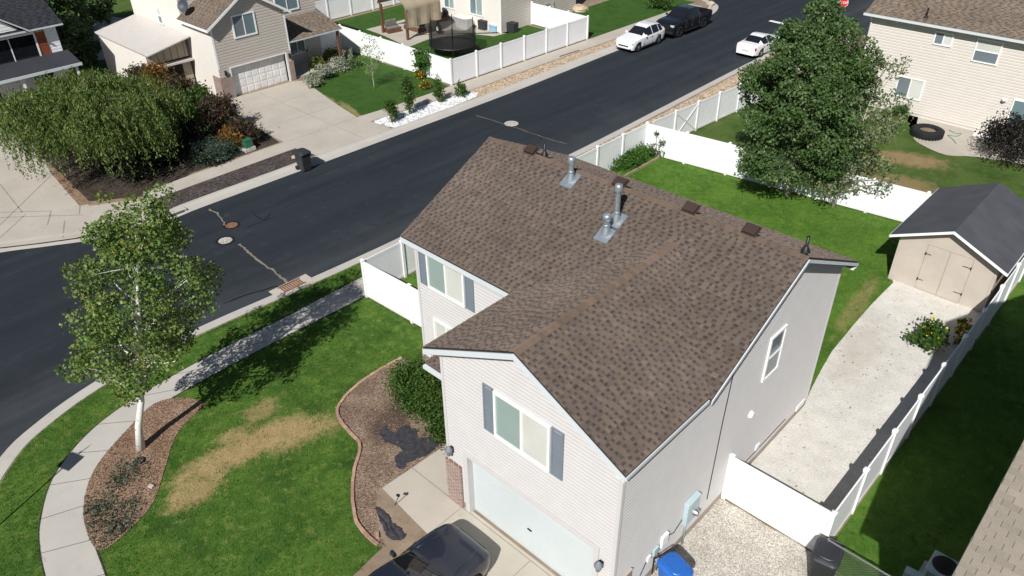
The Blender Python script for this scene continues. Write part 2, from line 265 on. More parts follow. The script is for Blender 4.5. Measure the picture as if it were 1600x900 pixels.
def copy_tree(o, parent=None):
    c = o.copy(); COL.objects.link(c)
    if parent: c.parent = parent
    for ch in [x for x in bpy.data.objects if x.parent == o]: copy_tree(ch, c)
    return c
def struct(o): o['kind'] = 'structure'; return o
def stuff(o, label=None, cat=None):
    o['kind'] = 'stuff'
    if label: tag(o, label, cat)
    return o
def sheet(name, poly, z, mat): return struct(MB().face([(x, y, z) for x, y in poly]).build(name, mat))
def smooth_line(p, n=6, closed=False):
    p = [np.array(q, float) for q in p]; out = []; m = len(p)
    rng = range(m) if closed else range(m-1)
    for i in rng:
        a = p[(i-1) % m] if closed or i > 0 else p[i]; b = p[i]; c = p[(i+1) % m]; d = p[(i+2) % m] if closed or i < m-2 else c
        for k in range(n):
            t_ = k/n; out.append(.5*((2*b)+(c-a)*t_+(2*a-5*b+4*c-d)*t_*t_+(3*b-a-3*c+d)*t_**3))
    if not closed: out.append(p[-1])
    return [tuple(float(v) for v in q) for q in out]
def offset(line, d):
    L = [np.array(q[:2], float) for q in line]; o = []
    for i in range(len(L)):
        t_ = L[min(i+1, len(L)-1)]-L[max(i-1, 0)]; t_ /= np.linalg.norm(t_)+1e-9; o.append((float(L[i][0]-t_[1]*d), float(L[i][1]+t_[0]*d)))
    return o
def sweep(name, line, prof, mat):
    mb = MB(); rows = [[(*q, z) for q in offset(line, d)] for d, z in prof]
    for a, b in zip(rows, rows[1:]):
        for i in range(len(line)-1): mb.face((a[i], a[i+1], b[i+1], b[i]))
    return struct(mb.build(name, mat))
def inside(poly, X, Y):
    r = np.zeros(len(X), bool); n = len(poly)
    for i in range(n):
        x0, y0 = poly[i]; x1, y1 = poly[(i+1) % n]
        c = ((y0 > Y) != (y1 > Y)); r ^= c & (X < (x1-x0)*(Y-y0)/((y1-y0) if y1 != y0 else 1e-9)+x0)
    return r
def clip(poly, a, b, c):     # keep a*u+b*v<=c
    out = []
    for i in range(len(poly)):
        p, q = poly[i], poly[(i+1) % len(poly)]; fp = a*p[0]+b*p[1]-c; fq = a*q[0]+b*q[1]-c
        if fp <= 0: out.append(p)
        if fp*fq < 0: t_ = fp/(fp-fq); out.append((p[0]+t_*(q[0]-p[0]), p[1]+t_*(q[1]-p[1])))
    return out
def clip_convex(sub, poly):
    ar = sum(poly[i][0]*poly[(i+1) % len(poly)][1]-poly[(i+1) % len(poly)][0]*poly[i][1] for i in range(len(poly)))
    sg = 1 if ar > 0 else -1
    for i in range(len(poly)):
        p, q = poly[i], poly[(i+1) % len(poly)]; a, b = sg*(q[1]-p[1]), -sg*(q[0]-p[0]); sub = clip(sub, a, b, a*p[0]+b*p[1])
        if len(sub) < 3: return []
    return sub
def siding(mb, polys, o, ud, nd, lap=.128, dep=.019):     # lapped boards as real steps; polys convex in (u, z)
    o, ud, nd = map(np.array, (o, ud, nd)); up = np.array((0, 0, 1.))
    for poly in polys:
        z0, z1 = min(p[1] for p in poly), max(p[1] for p in poly)
        for k in range(int(math.floor(z0/lap)), int(math.ceil(z1/lap))):
            q = clip(clip(list(poly), 0, 1, (k+.66)*lap), 0, -1, -k*lap); q2 = clip(clip(list(poly), 0, 1, (k+1)*lap), 0, -1, -(k+.66)*lap)
            if len(q) >= 3: mb.face([o+ud*u+up*z+nd*dep for u, z in q])
            if len(q2) >= 3: mb.face([o+ud*u+up*z+nd*(dep*(k+1-z/lap)/.34) for u, z in q2])
            lo = [p for p in q if p[1] < k*lap+1e-4]
            if len(lo) >= 2:
                a, b = min(p[0] for p in lo), max(p[0] for p in lo)
                mb.face([o+ud*a+up*k*lap+nd*dep, o+ud*a+up*k*lap, o+ud*b+up*k*lap, o+ud*b+up*k*lap+nd*dep])
def shingles(mb, polys, o, ud, vd, rows=.132, mode='arch', seed=1, wmin=.08, wmax=.19):
    rg = random.Random(seed); o, ud, vd = (np.array(a, float) for a in (o, ud, vd)); n = np.cross(ud, vd); n /= np.linalg.norm(n)
    if n[2] < 0: n = -n
    us = [p[0] for q in polys for p in q]; vs = [p[1] for q in polys for p in q]; u0, u1, v0, v1 = min(us), max(us), min(vs), max(vs)
    def put(rect, h0, h1, c):
        for poly in polys:
            q = clip_convex(rect, poly)
            if len(q) >= 3:
                vb = rect[0][1]; mb.face([o+ud*a+vd*b+n*(h0+(h1-h0)*(b-vb)/rows) for a, b in q], c)
                lo = [p for p in q if p[1] < vb+1e-5]
                if len(lo) >= 2 and h0 > .006:
                    a, b = min(p[0] for p in lo), max(p[0] for p in lo)
                    mb.face([o+ud*a+vd*vb+n*h0, o+ud*a+vd*vb+n*(h0-.011), o+ud*b+vd*vb+n*(h0-.011), o+ud*b+vd*vb+n*h0], c)
    k = 0; v = v0
    while v < v1-.005:
        ve = v+rows; u = u0-rg.random()*.3; tooth = rg.random() < .5; rowt = rg.uniform(.93, 1.07)
        if mode == 'tab':
            u = u0-.305+(k % 2)*.15+rg.uniform(-.02, .02)
            while u < u1:
                t_ = rowt*rg.uniform(.93, 1.07); put([(u, v), (u+.298, v), (u+.298, ve), (u, ve)], .012, .004, t_); put([(u+.298, v), (u+.310, v), (u+.310, ve), (u+.298, ve)], .003, .003, .45); u += .310
        else:
            while u < u1:
                wd = rg.uniform(wmin, wmax)*(1. if tooth else .75)
                hue = rg.choice(((1., 1., 1.), (1.04, 1.02, .98), (.95, .96, .98), (1.08, 1.04, .98), (.9, .89, .9)))
                t_ = rowt*rg.uniform(.9, 1.1); c = tuple(h*t_ for h in hue)
                if tooth: put([(u, v), (u+wd, v), (u+wd, ve), (u, ve)], .016, .006, tuple(x*1.06 for x in c))
                else:
                    b_ = v+rows*rg.uniform(.38, .5); put([(u, v), (u+wd, v), (u+wd, b_), (u, b_)], .009, .006, tuple(x*.96 for x in c)); dk = rg.uniform(.5, .68); put([(u, b_), (u+wd, b_), (u+wd, ve), (u, ve)], .005, .003, tuple(x*dk for x in c))
                u += wd; tooth = not tooth
        v = ve; k += 1
def caps(mb, a, b, side1, side2, w_=.15, step=.14, seed=3):
    rg = random.Random(seed); a, b, s1, s2 = (np.array(x, float) for x in (a, b, side1, side2)); L = np.linalg.norm(b-a); d = (b-a)/L; n = int(L/step)+1
    for i in range(n):
        p = a+d*min(i*step, L); q = a+d*min((i+1)*step, L); t_ = rg.uniform(.85, 1.15); c = (t_*1.08, t_*.98, t_*.9); up = np.array((0, 0, 1.)); h0, h1 = .035, .022
        for s_ in (s1, s2): mb.face((p+up*h0, q+up*h1, q+up*(h1-.008)+s_*w_, p+up*(h0-.008)+s_*w_), c)
        mb.face((p+up*h0, p+up*(h0-.008)+s1*w_, p+up*(h0-.03)+s1*w_, p, p+up*(h0-.03)+s2*w_, p+up*(h0-.008)+s2*w_), c)
def window(parent, o, ud, nd, u0, u1, z0, z1, kind='slider', panes=('pane_teal', 'pane_pale'), fr=.075, proud=.06, label=None):
    o, ud, nd = (np.array(a, float) for a in (o, ud, nd)); up = np.array((0, 0, 1.)); mb = MB(); e = proud
    def bar(a, b, c, d, p0=0., p1=None): mb.obox(o+ud*a+up*c+nd*p0, ud*(b-a), nd*((p1 or e)-p0), up*(d-c))
    bar(u0, u0+fr, z0, z1); bar(u1-fr, u1, z0, z1); bar(u0+fr, u1-fr, z1-fr, z1); bar(u0+fr, u1-fr, z0, z0+fr)
    if kind == 'slider': m = (u0+u1)/2; bar(m-.03, m+.03, z0+fr, z1-fr, 0, e*.85); pr = [(u0+fr, m-.03, z0+fr, z1-fr), (m+.03, u1-fr, z0+fr, z1-fr)]
    elif kind == 'hung': m = (z0+z1)/2; bar(u0+fr, u1-fr, m-.03, m+.03, 0, e*.85); pr = [(u0+fr, u1-fr, m+.03, z1-fr), (u0+fr, u1-fr, z0+fr, m-.03)]
    else: pr = [(u0+fr, u1-fr, z0+fr, z1-fr)]
    f = mb.build('window', 'white', parent)
    for i, (a, b, c, d) in enumerate(pr):
        MB().obox(o+ud*a+up*c+nd*.018, ud*(b-a), nd*.008, up*(d-c)).build('pane', panes[i % len(panes)], f)
    return f
def leaf_mesh(name, C, size, mat, parent=None, asp=.6, droop=None, jit=1., seed=0):
    rg = np.random.default_rng(seed); C = np.asarray(C, float); n = len(C)
    d = rg.normal(size=(n, 3)); d /= np.linalg.norm(d, axis=1)[:, None]
    if droop is not None: d = d*jit+np.asarray(droop); d /= np.linalg.norm(d, axis=1)[:, None]
    a = rg.normal(size=(n, 3)); a[:, 2] *= .5; s = np.cross(d, a); s /= np.linalg.norm(s, axis=1)[:, None]+1e-9
    l = rg.uniform(size[0], size[1], n)[:, None]; V = np.stack([C-d*l*.5, C+s*l*asp*.5+d*l*.05, C+d*l*.5, C-s*l*asp*.5+d*l*.05], 1).reshape(-1, 3)
    me = bpy.data.meshes.new(name); me.vertices.add(4*n); me.vertices.foreach_set('co', V.astype(np.float32).ravel()); me.loops.add(4*n); me.polygons.add(n)
    me.loops.foreach_set('vertex_index', np.arange(4*n, dtype=np.int32)); me.polygons.foreach_set('loop_start', np.arange(0, 4*n, 4, dtype=np.int32)); me.update(calc_edges=True); me.validate()
    me.materials.append(M[mat]); o = bpy.data.objects.new(name, me); COL.objects.link(o)
    if parent: o.parent = parent
    return o
def blades(name, X, Y, z, h, mat, seed=0, nb=3, wid=.012, spread=.05):
    rg = np.random.default_rng(seed); n = len(X)*nb; x = np.repeat(X, nb)+rg.normal(0, spread*.6, n); y = np.repeat(Y, nb)+rg.normal(0, spread*.6, n)
    hh = rg.uniform(h*.55, h*1.2, n); a = rg.uniform(0, 2*np.pi, n); ln = rg.uniform(.2, .9, n)*hh; b = rg.uniform(0, 2*np.pi, n)
    V = np.stack([np.stack([x-np.cos(a)*wid, y-np.sin(a)*wid, np.full(n, z)], 1), np.stack([x+np.cos(a)*wid, y+np.sin(a)*wid, np.full(n, z)], 1), np.stack([x+np.cos(b)*ln, y+np.sin(b)*ln, z+hh], 1)], 1).reshape(-1, 3)
    me = bpy.data.meshes.new(name); me.vertices.add(3*n); me.vertices.foreach_set('co', V.astype(np.float32).ravel()); me.loops.add(3*n); me.polygons.add(n)
    me.loops.foreach_set('vertex_index', np.arange(3*n, dtype=np.int32)); me.polygons.foreach_set('loop_start', np.arange(0, 3*n, 3, dtype=np.int32)); me.update(calc_edges=True)
    me.materials.append(M[mat]); o = bpy.data.objects.new(name, me); COL.objects.link(o); return o

# ------------------------------------------------------------------ ground, roads, kerbs
struct(MB().face([(-600, -600, -.17), (600, -600, -.17), (600, 700, -.17), (-600, 700, -.17)]).build('ground', 'far_ground'))
NEAR = smooth_line([(60, -12.6), (20, -12.5), (-8, -12.4), (-13, -12.0), (-16.3, -10.8), (-18.45, -9.0), (-19.35, -7.4), (-19.95, -5.4), (-20.25, -3), (-20.2, 0), (-20.0, 3), (-19.75, 9), (-19.8, 16), (-19.8, 24), (-19.98, 31), (-20.3, 43), (-20.3, 50), (-19.2, 54.2), (-15.5, 56.8), (-8, 57.2), (60, 57.2)], 5)
FAR = smooth_line([(-120, 58.6), (-60, 58.4), (-36, 58.2), (-32, 57.6), (-30.2, 56), (-29.3, 52.3), (-29.4, 45), (-29.5, 39.8), (-29.3, 27.4), (-29.5, 15), (-29.65, 9), (-29.75, 4.3), (-29.75, 2.4), (-30.5, -.6), (-31.6, -2.6), (-32.8, -4.6), (-34.2, -8), (-34.6, -14), (-32.5, -20), (-26, -24), (-10, -25), (60, -25)], 5)
road = NEAR+[(60, 68.5), (-120, 69.5)]+FAR
sheet('road', road, -.12, 'asphalt')
KP = [(.0, -.112), (-.38, -.098), (-.46, -.01), (-.49, .012), (-.64, .014)]
sweep('near_kerb', NEAR, KP, 'conc')
sweep('far_kerb', FAR, [(a*1.35, b) for a, b in KP], 'conc')
near_in = offset(NEAR, -.6); far_in = offset(FAR, -.8)
struct(MB().prism(near_in, -.16, 0.).build('near_yard_ground', 'dirt'))
struct(MB().prism(far_in+[(60, -90), (-120, -90)], -.16, 0.).build('far_yard_ground', 'dirt'))
# lighter worn lane along the near kerb, crack sealant, covers
def ribbon(name, pts, wd, z, mat, jit=.0, seed=0):
    rg = random.Random(seed); pts = smooth_line(pts, 6); pts = [(x+rg.uniform(-jit, jit), y+rg.uniform(-jit, jit)) for x, y in pts]; ws = [wd*rg.uniform(.55, 1.3) for _ in pts]
    a = [offset(pts, w_/2)[i] for i, w_ in enumerate(ws)]; b = [offset(pts, -w_/2)[i] for i, w_ in enumerate(ws)]; mb = MB()
    for i in range(len(pts)-1): mb.face([(*a[i], z), (*b[i], z), (*b[i+1], z), (*a[i+1], z)])
    return struct(mb.build(name, mat))
ribbon('road_crack', P2('450,440 432,424 405,405 385,388 372,378'), .11, -.108, 'seal', .05, 1)
ribbon('road_crack', P2('352,350 340,332 326,324'), .09, -.108, 'seal', .05, 2)
ribbon('road_crack', P2('452,441 400,452 350,470'), .07, -.108, 'tar', .05, 3)
ribbon('road_crack', P2('745,178 800,195 850,212 885,222'), .05, -.108, 'seal', .04, 4)
ribbon('road_crack', P2('390,327 410,340 422,330'), .05, -.108, 'tar', .03, 5)
ribbon('road_joint', P2('385,352 425,337'), .04, -.108, 'tar', .02, 6)
def cover(name, px, r, mat, label, coll='conc'):
    x, y, _ = at(*px, -.12); o = thing(name, label, 'manhole cover', (x, y, -.12))
    MB().lathe([(r*.0, .012), (r*.92, .012), (r*.92, .006), (r, .006)], seg=28).build('lid', mat, o); MB().lathe([(r*1.01, .004), (r*1.01, .014), (r*1.35, .010), (r*1.42, -.002)], seg=28).build('collar', coll, o)
cover('manhole_cover', (352, 376), .33, 'gravel_g', 'round pale manhole cover on the asphalt at the end of the sealed crack', 'tar')
cover('manhole_cover', (362, 352), .30, 'rust', 'reddish iron manhole cover on the asphalt next to a pale one', 'tar')
cover('manhole_cover', (799, 193), .32, 'gravel_g', 'grey ringed manhole cover out on the open street beyond the roof', 'conc')
x, y, _ = at(456, 444); o = thing('storm_drain', 'rusty storm drain grate set in a concrete apron in the near kerb', 'storm drain', (-20.0, y, -.1))
MB().box(-.35, -.95, 0, .62, .95, .016).build('apron', 'conc_warm', o); mb = MB()
for k in range(9): mb.box(-.22, -.5+k*.115, .016, .22, -.44+k*.115, .05)
mb.box(-.27, -.56, .016, -.22, .56, .054).box(.22, -.56, .016, .27, .56, .054); mb.build('grate', 'rust', o)
x, y, _ = at(272, 331); o = thing('kerb_inlet', 'dark storm inlet slot in the far kerb at the gravel strip corner', 'storm drain', (-29.95, 2.9, 0))
MB().box(-.5, -.75, -.1, .0, .75, .03).build('hood', 'conc', o); MB().box(0.0, -.6, -.09, .02, .6, .0).build('opening', 'joint', o)
# ---- near block surfaces
lawn = smooth_line([(-6.2, -2.72), (-6.0, -5), (-6.2, -8.3), (-6.2, -11.7), (-12.9, -11.35), (-15.9, -10.2), (-17.9, -8.6), (-18.75, -7.1), (-19.3, -5.2), (-19.55, -3), (-19.5, 0), (-19.3, 3), (-19.1, 9), (-19.1, 16), (-19.1, 22.5)], 4)+[(-16.75, 22.5), (-16.75, 5.0), (-11, 5.2), (-11, 3.32), (-6.2, 3.3)]
LAWN = lawn; sheet('front_lawn', lawn, .006, 'lawn')
sheet('back_lawn', [(-16.7, 5.1), (-10.98, 5.1), (-10.98, 11.23), (-.05, 11.23), (-.2, 12.2), (-.42, 13.5), (-.6, 14.8), (-.7, 17), (-.75, 19), (-.7, 21.2), (-1.1, 21.3), (-1.2, 27.2), (-16.5, 25.2)], .006, 'lawn_back')
sheet('north_lawn', [(-16.4, 25.3), (-1.5, 27.2), (3.2, 27.6), (20, 28), (20, 56), (-15.0, 56), (-15.9, 40)], .006, 'lawn_dry')
sheet('side_lawn', [(3.25, 5.55), (6.75, 5.3), (25, 5.3), (25, 27.6), (3.25, 27.6)], .006, 'lawn_back')
walk_o = smooth_line([(-5.2, -10.6), (-9.5, -10.2), (-12.4, -9.72), (-13.73, -9.4), (-14.6, -9.05), (-15.8, -8.35), (-16.6, -7.55), (-17.25, -6.55), (-17.65, -5.45), (-17.9, -3.9), (-18.05, -1.5), (-18.05, 2), (-18.1, 5), (-18.1, 12), (-18.1, 24), (-18.0, 40), (-17.8, 54)], 5)
walk_i = smooth_line([(-5.2, -9.3), (-9.5, -8.85), (-11.6, -8.5), (-13.3, -8.2), (-14.15, -7.9), (-15.1, -7.3), (-15.8, -6.6), (-16.4, -5.6), (-16.8, -4.2), (-16.93, -2), (-16.93, 1), (-16.85, 5), (-16.9, 12), (-16.9, 24), (-16.6, 40), (-16.3, 54)], 5)
sheet('sidewalk', walk_o+walk_i[::-1], .02, 'conc')
def joints(name, A, B, step, z, wd=.022):
    mb = MB(); acc = 0
    for i in range(1, min(len(A), len(B))):
        acc += math.dist(A[i], A[i-1])
        if acc >= step:
            acc = 0; a, b = np.array(A[i]), np.array(B[i]); d = (b-a)/np.linalg.norm(b-a); t_ = np.array((-d[1], d[0]))*wd/2
            mb.face([(*(a+t_), z), (*(b+t_), z), (*(b-t_), z), (*(a-t_), z)])
    return struct(mb.build(name, 'joint'))
for ln, sg in ((walk_o, 1), (walk_i, -1)):
    L_ = [q for q in ln if q[1] < 24]; a_ = offset(L_, 0.05); b_ = offset(L_, -0.05); mb = MB()
    for i in range(len(L_)-1): mb.face([(*a_[i], .0185), (*b_[i], .0185), (*b_[i+1], .0185), (*a_[i+1], .0185)])
    struct(mb.build('sidewalk_edge_soil_shade', 'bed_dark'))  # dark soil edge, with the higher lawn's shadow painted into the same strip
joints('sidewalk_joints', walk_o, walk_i, 1.35, .024)
sheet('verge_dirt', [(-19.15, 22.5), (-18.12, 22.5), (-18.0, 40), (-17.8, 54), (-19.4, 52), (-19.6, 43), (-19.2, 31)], .005, 'gravel_t')
BED = smooth_line(P2('240,632 195,676 160,716 140,751 131,790 133,822 150,858 178,850 236,792 258,732 275,682 300,652 322,632 285,622'), 4, True)
sheet('mulch_bed', BED, .026, 'mulch')
EDG = smooth_line(P2('628,560 592,580 548,612 527,645 546,676 563,697 554,735 551,780 557,815 573,838 596,856'), 5)
bed2 = EDG+[(-5.58, -1.5), (-7.96, -1.25), (-7.85, 1.3), (-6.1, 1.6), (-6.1, 3.3), (-11.2, 3.35), (-12.2, 3.4)]
sheet('planting_bed', bed2, .012, 'mulch_bed')
sheet('bare_dirt', smooth_line([(-5.5, -2.6), (-6.3, -2.5), (-7.3, -2.0), (-7.95, -1.2), (-5.5, -1.35)], 4, True), .0165, 'dirt')
sheet('driveway', [(-7.85, 1.65), (-7.96, -1.25), (-5.59, -1.45), (-5.6, -11.75), (0.35, -11.8), (0.35, 0.05), (-6.05, 0.05), (-6.05, 1.6)], .021, 'conc_warm')
mb = MB().box(-7.96, -.075, .0215, .35, -.05, .026)
for X in (-5.57, -2.75): mb.box(X-.012, -11, .0215, X+.012, -.08, .0245)
for Y in (-1.45, -4.5, -8): mb.box(-5.5, Y-.012, .0215, .3, Y+.012, .0242)
struct(mb.build('driveway_joints', 'joint_soft'))
sheet('front_gravel', smooth_line([(0.36, -4.5), (0.36, 0), (0.05, 1.5), (0.03, 5.0), (0.1, 5.6), (1.6, 5.62), (3.1, 5.6), (3.3, 4.6), (3.4, 0), (3.2, -4.5)], 2, True), .009, 'gravel_g')
sheet('side_gravel', [(0, 5.7), (3.2, 5.7), (3.2, 21.6), (2.8, 21.6), (-.9, 21.5), (-.72, 21.1), (-.75, 19), (-.7, 17), (-.6, 14.8), (-.42, 13.5), (-.2, 12.2), (0., 11.3)], .009, 'gravel_w')
sheet('side_yard', [(3.3, 5.5), (3.4, -4.5), (8, -4.5), (8, 5.3)], .005, 'lawn')
# concrete pad north house
PAD = smooth_line(P2('1436,178 1424,194 1427,216 1445,229 1480,243 1530,246')+[(1.5, 38.0), (6, 38.4), (6, 40.9), (-6.9, 41.2)], 3, True); sheet('rear_patio', PAD, .02, 'conc_drive')
# ---- far block surfaces
sheet('apron_left', P2('0,387 60,380 118,372 200,352 262,328 248,306 140,322 80,272 36,190')+[(-50.3, 3), (-60, 3), (-60, -9), (-36, -9), (-34.2, -6)], .008, 'conc_drive')
mb = MB()
for q in ('0,352 82,272', '0,332 80,330', '40,335 0,372', '80,330 74,352', '0,288 35,332', '125,322 124,335', '101,345 98,372', '0,340 130,336'):
    a, b = [np.array(p) for p in P2(q)]; d = (b-a)/np.linalg.norm(b-a); t_ = np.array((-d[1], d[0]))*.03; mb.face([(*(a+t_), .012), (*(b+t_), .012), (*(b-t_), .012), (*(a-t_), .012)])
struct(mb.build('apron_joints', 'joint_soft'))
sheet('brick_strip', P2('79,270 92,268 143,318 124,322'), .013, 'mulch')
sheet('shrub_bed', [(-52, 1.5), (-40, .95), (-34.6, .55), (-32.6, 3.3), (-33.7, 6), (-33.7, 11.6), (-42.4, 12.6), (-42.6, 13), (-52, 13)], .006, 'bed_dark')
sheet('far_sidewalk', [(-33.4, 3.0), (-32.2, 3.2), (-32.25, 11.7), (-32.2, 17.4), (-32.05, 20.4), (-31.5, 25.1), (-31.45, 33), (-31.3, 41.5), (-31.3, 55), (-32.7, 55), (-32.8, 40), (-32.95, 33), (-33.1, 25.2), (-33.2, 20), (-33.45, 17), (-33.55, 11.8), (-33.5, 6)], .014, 'conc_drive')
sheet('dark_gravel_strip', [(-32.2, 3.2), (-32.2, 11.7), (-30.6, 11.95), (-30.5, 7), (-30.5, 3.0), (-31.2, 2.6)], .013, 'gravel_k')
sheet('far_driveway', [(-42.58, 12.7), (-42.4, 18.3), (-41.8, 18.9), (-37.5, 17.9), (-33.1, 17.1), (-31.2, 17.5), (-30.25, 17.4), (-30.4, 12.0), (-32.2, 11.75), (-36.8, 11.85), (-42.1, 12.6)], .0185, 'conc_drive')
mb = MB()
for X in (-39.4, -36.2, -33.4): mb.box(X-.015, 12.1, .019, X+.015, 17.3, .0215)
mb.box(-42, 15.35, .019, -30.5, 15.38, .0213); struct(mb.build('far_driveway_joints', 'joint_soft'))
sheet('far_lawn', smooth_line([(-41.4, 19.0), (-40.4, 18.5), (-37.5, 17.95), (-33.6, 17.15), (-33.3, 20), (-33.3, 25.1), (-40, 25.2), (-45.4, 25.3), (-45.3, 23.5), (-44.5, 20.3)], 2, True), .009, 'lawn_far')
sheet('white_rock_strip', smooth_line([(-32.1, 17.5), (-31.9, 20.4), (-31.4, 25.0), (-30.3, 24.9), (-30.25, 20), (-30.3, 17.7), (-31.2, 17.55)], 2, True), .017, 'rock_w')
sheet('tan_gravel_strip', [(-31.45, 25.15), (-31.35, 33), (-31.2, 43), (-31.2, 55), (-30.1, 53), (-30.3, 40), (-30.1, 27), (-30.2, 25.0)], .010, 'gravel_t')
sheet('patio_yard_lawn', [(-33.2, 25.4), (-45.8, 25.4), (-53, 26), (-53, 40), (-32.9, 40)], .006, 'lawn_far')
sheet('patio', P2('572,46 600,56 638,74 668,62 700,57 735,53 772,57 800,50')+[(-38.6, 37.5), (-39.3, 37.2), (-48.7, 37)], .016, 'conc_drive')
sheet('corner_lawn', [(-32.9, 40.3), (-39.2, 40.3), (-39.2, 56), (-32.7, 56), (-32.8, 45)], .009, 'lawn_far')
sheet('far_back_yard', [(-120, -20), (-60, -20), (-60, 3), (-52, 13), (-58, 25), (-120, 57)], .004, 'lawn_dry')
sheet('far_back_path', [(-58, 10.8), (-66, 11.5), (-70, 17), (-62, 20), (-54.5, 17)], .012, 'conc')
# stop line and stop sign of the cross street
a_, b_ = P2('1201,31 1242,40'); struct(MB().face([(*a_, -.113), (*b_, -.113), (b_[0], b_[1]+.45, -.113), (a_[0], a_[1]+.45, -.113)]).build('stop_line', 'white'))

# ------------------------------------------------------------------ main house
WG, HZ, SL, OV, YF, YB, LL, ORR = 6.07, 6.006, .4948, .288, 3.323, 11.231, 10.98, .362
YR = (YF+YB)/2; HR = HZ+SL*(YR-YF+OV); HG = HZ+SL*(WG/2+OV); YV = YF-OV+WG/2+OV; XM = -WG/2
H = thing('house', 'two storey cream sided house with brown shingle roof and attached garage, large in the middle', 'house')
wz = lambda x: HZ-.06+SL*(min(x-(-WG), 0-x))+SL*0   # garage gable underside
DT = 2.42; DX0, DX1 = -5.22, -.62
mb = MB(); X_, Y_, mX, mY = (1, 0, 0), (0, 1, 0), (-1, 0, 0), (0, -1, 0)
gz = HZ+.02+SL*.0
siding(mb, [[(-WG, .28), (DX0-.12, .28), (DX0-.12, DT+.12), (-WG, DT+.12)], [(DX1+.12, .28), (0, .28), (0, DT+.12), (DX1+.12, DT+.12)],
            [(-WG, DT+.12), (0, DT+.12), (0, HZ+.02), (XM, HG-.19), (-WG, HZ+.02)]], (0, 0, 0), X_, mY)
mb.build('front_wall', 'siding', H)
mb = MB(); siding(mb, [[(0, .28), (YB, .28), (YB, HZ+.02), (YR, HR-.2), (YF, HZ+.02), (0, HZ+.02)]], (0, 0, 0), Y_, X_)
mb.build('side_wall', 'siding', H)
mb = MB(); siding(mb, [[(-LL, .28), (-WG, .28), (-WG, HZ), (-LL, HZ)]], (0, YF, 0), X_, mY); mb.build('set_back_wall', 'siding', H)
mb = MB(); siding(mb, [[(0, .28), (YF, .28), (YF, HZ), (0, HZ)]], (-WG, 0, 0), Y_, mX); mb.build('garage_inner_wall', 'siding', H)
mb = MB(); siding(mb, [[(YF, .28), (YB, .28), (YB, HZ), (YR, HR-.2), (YF, HZ)]], (-LL, 0, 0), Y_, mX); mb.build('far_end_wall', 'siding', H)
mb = MB(); siding(mb, [[(-LL, .28), (0, .28), (0, HZ), (-LL, HZ)]], (0, YB, 0), X_, Y_); mb.build('rear_wall', 'siding', H)
cw = .07
for x, y in ((0, 0), (-WG, 0), (-LL, YF), (0, YB), (-LL, YB)):
    sx = 1 if x == 0 else -1; sy = -1 if y < 5 else 1; mb = MB()
    mb.box(min(x+sx*.034, x-sx*cw), min(y+sy*.02, y+sy*.034), .3, max(x+sx*.034, x-sx*cw), max(y+sy*.02, y+sy*.034), HZ-.02)
    mb.box(min(x+sx*.02, x+sx*.034), min(y+sy*.02, y-sy*cw), .3, max(x+sx*.02, x+sx*.034), max(y+sy*.02, y-sy*cw), HZ-.02); mb.build('corner_trim', 'siding', H)
mb = MB(); e = .012
mb.box(-WG-e, -e, 0, DX0-.12, .0, .279).box(DX1+.12, -e, 0, e, 0, .279).box(0, 0, 0, e, YB+e, .279).box(-LL-e, YF-e, 0, -WG-.0, YF, .279).box(-LL-e, YF, 0, -LL, YB+e, .279).box(-LL, YB, 0, 0, YB+e, .279)
mb.build('foundation', 'foundation', H)
# brick wainscots
mb = MB(); mb.box(-WG-.075, -.085, 0, -5.50, -.02, 1.78).box(-WG-.085, -.02, 0, -WG-.018, 1.4, 1.78).build('brick_wainscot', 'brick', H)
MB().box(DX1+.16, -.085, 0, .085, -.028, 1.45).box(.028, -.028, 0, .085, .72, 1.45).build('brick_wainscot', 'brick', H)
MB().box(.026, -.10, 1.45, .10, .74, 1.50).box(DX1+.15, -.10, 1.45, .026, -.026, 1.50).build('wainscot_cap', 'conc_warm', H)
MB().box(-LL-.08, YF-.08, 0, -WG-.0, YF-.028, 1.15).box(-LL-.08, YF-.028, 0, -LL-.028, YF+1., 1.15).build('brick_wainscot', 'brick', H)
# garage door
g = MB(); g.box(DX0-.16, -.055, 0, DX0, -.026, DT+.16).box(DX1, -.055, 0, DX1+.16, -.026, DT+.16).box(DX0, -.055, DT, DX1, -.026, DT+.16)
g.box(DX0-.02, -.026, 0, DX0, .2, DT).box(DX1, -.026, 0, DX1+.02, .2, DT).box(DX0, -.026, DT, DX1, .2, DT+.02)
gd = MB(); nh = 4; ph = DT/nh
for r in range(nh): gd.box(DX0, .16, r*ph+.004, DX1, .2, (r+1)*ph-.006)
GD = gd.build('garage_door', 'door', H); g.build('garage_door_frame', 'siding', GD)
pm = MB()
for r in range(nh):
    for c in range(8):
        wq = (DX1-DX0)/8; pm.box(DX0+c*wq+.07, .158, r*ph+.10, DX0+(c+1)*wq-.07, .162, (r+1)*ph-.10, taper=.004)
pm.build('raised_panels', 'door', GD); MB().box(-3.05, .13, .95, -2.9, .16, .99).build('handle', 'black', GD)
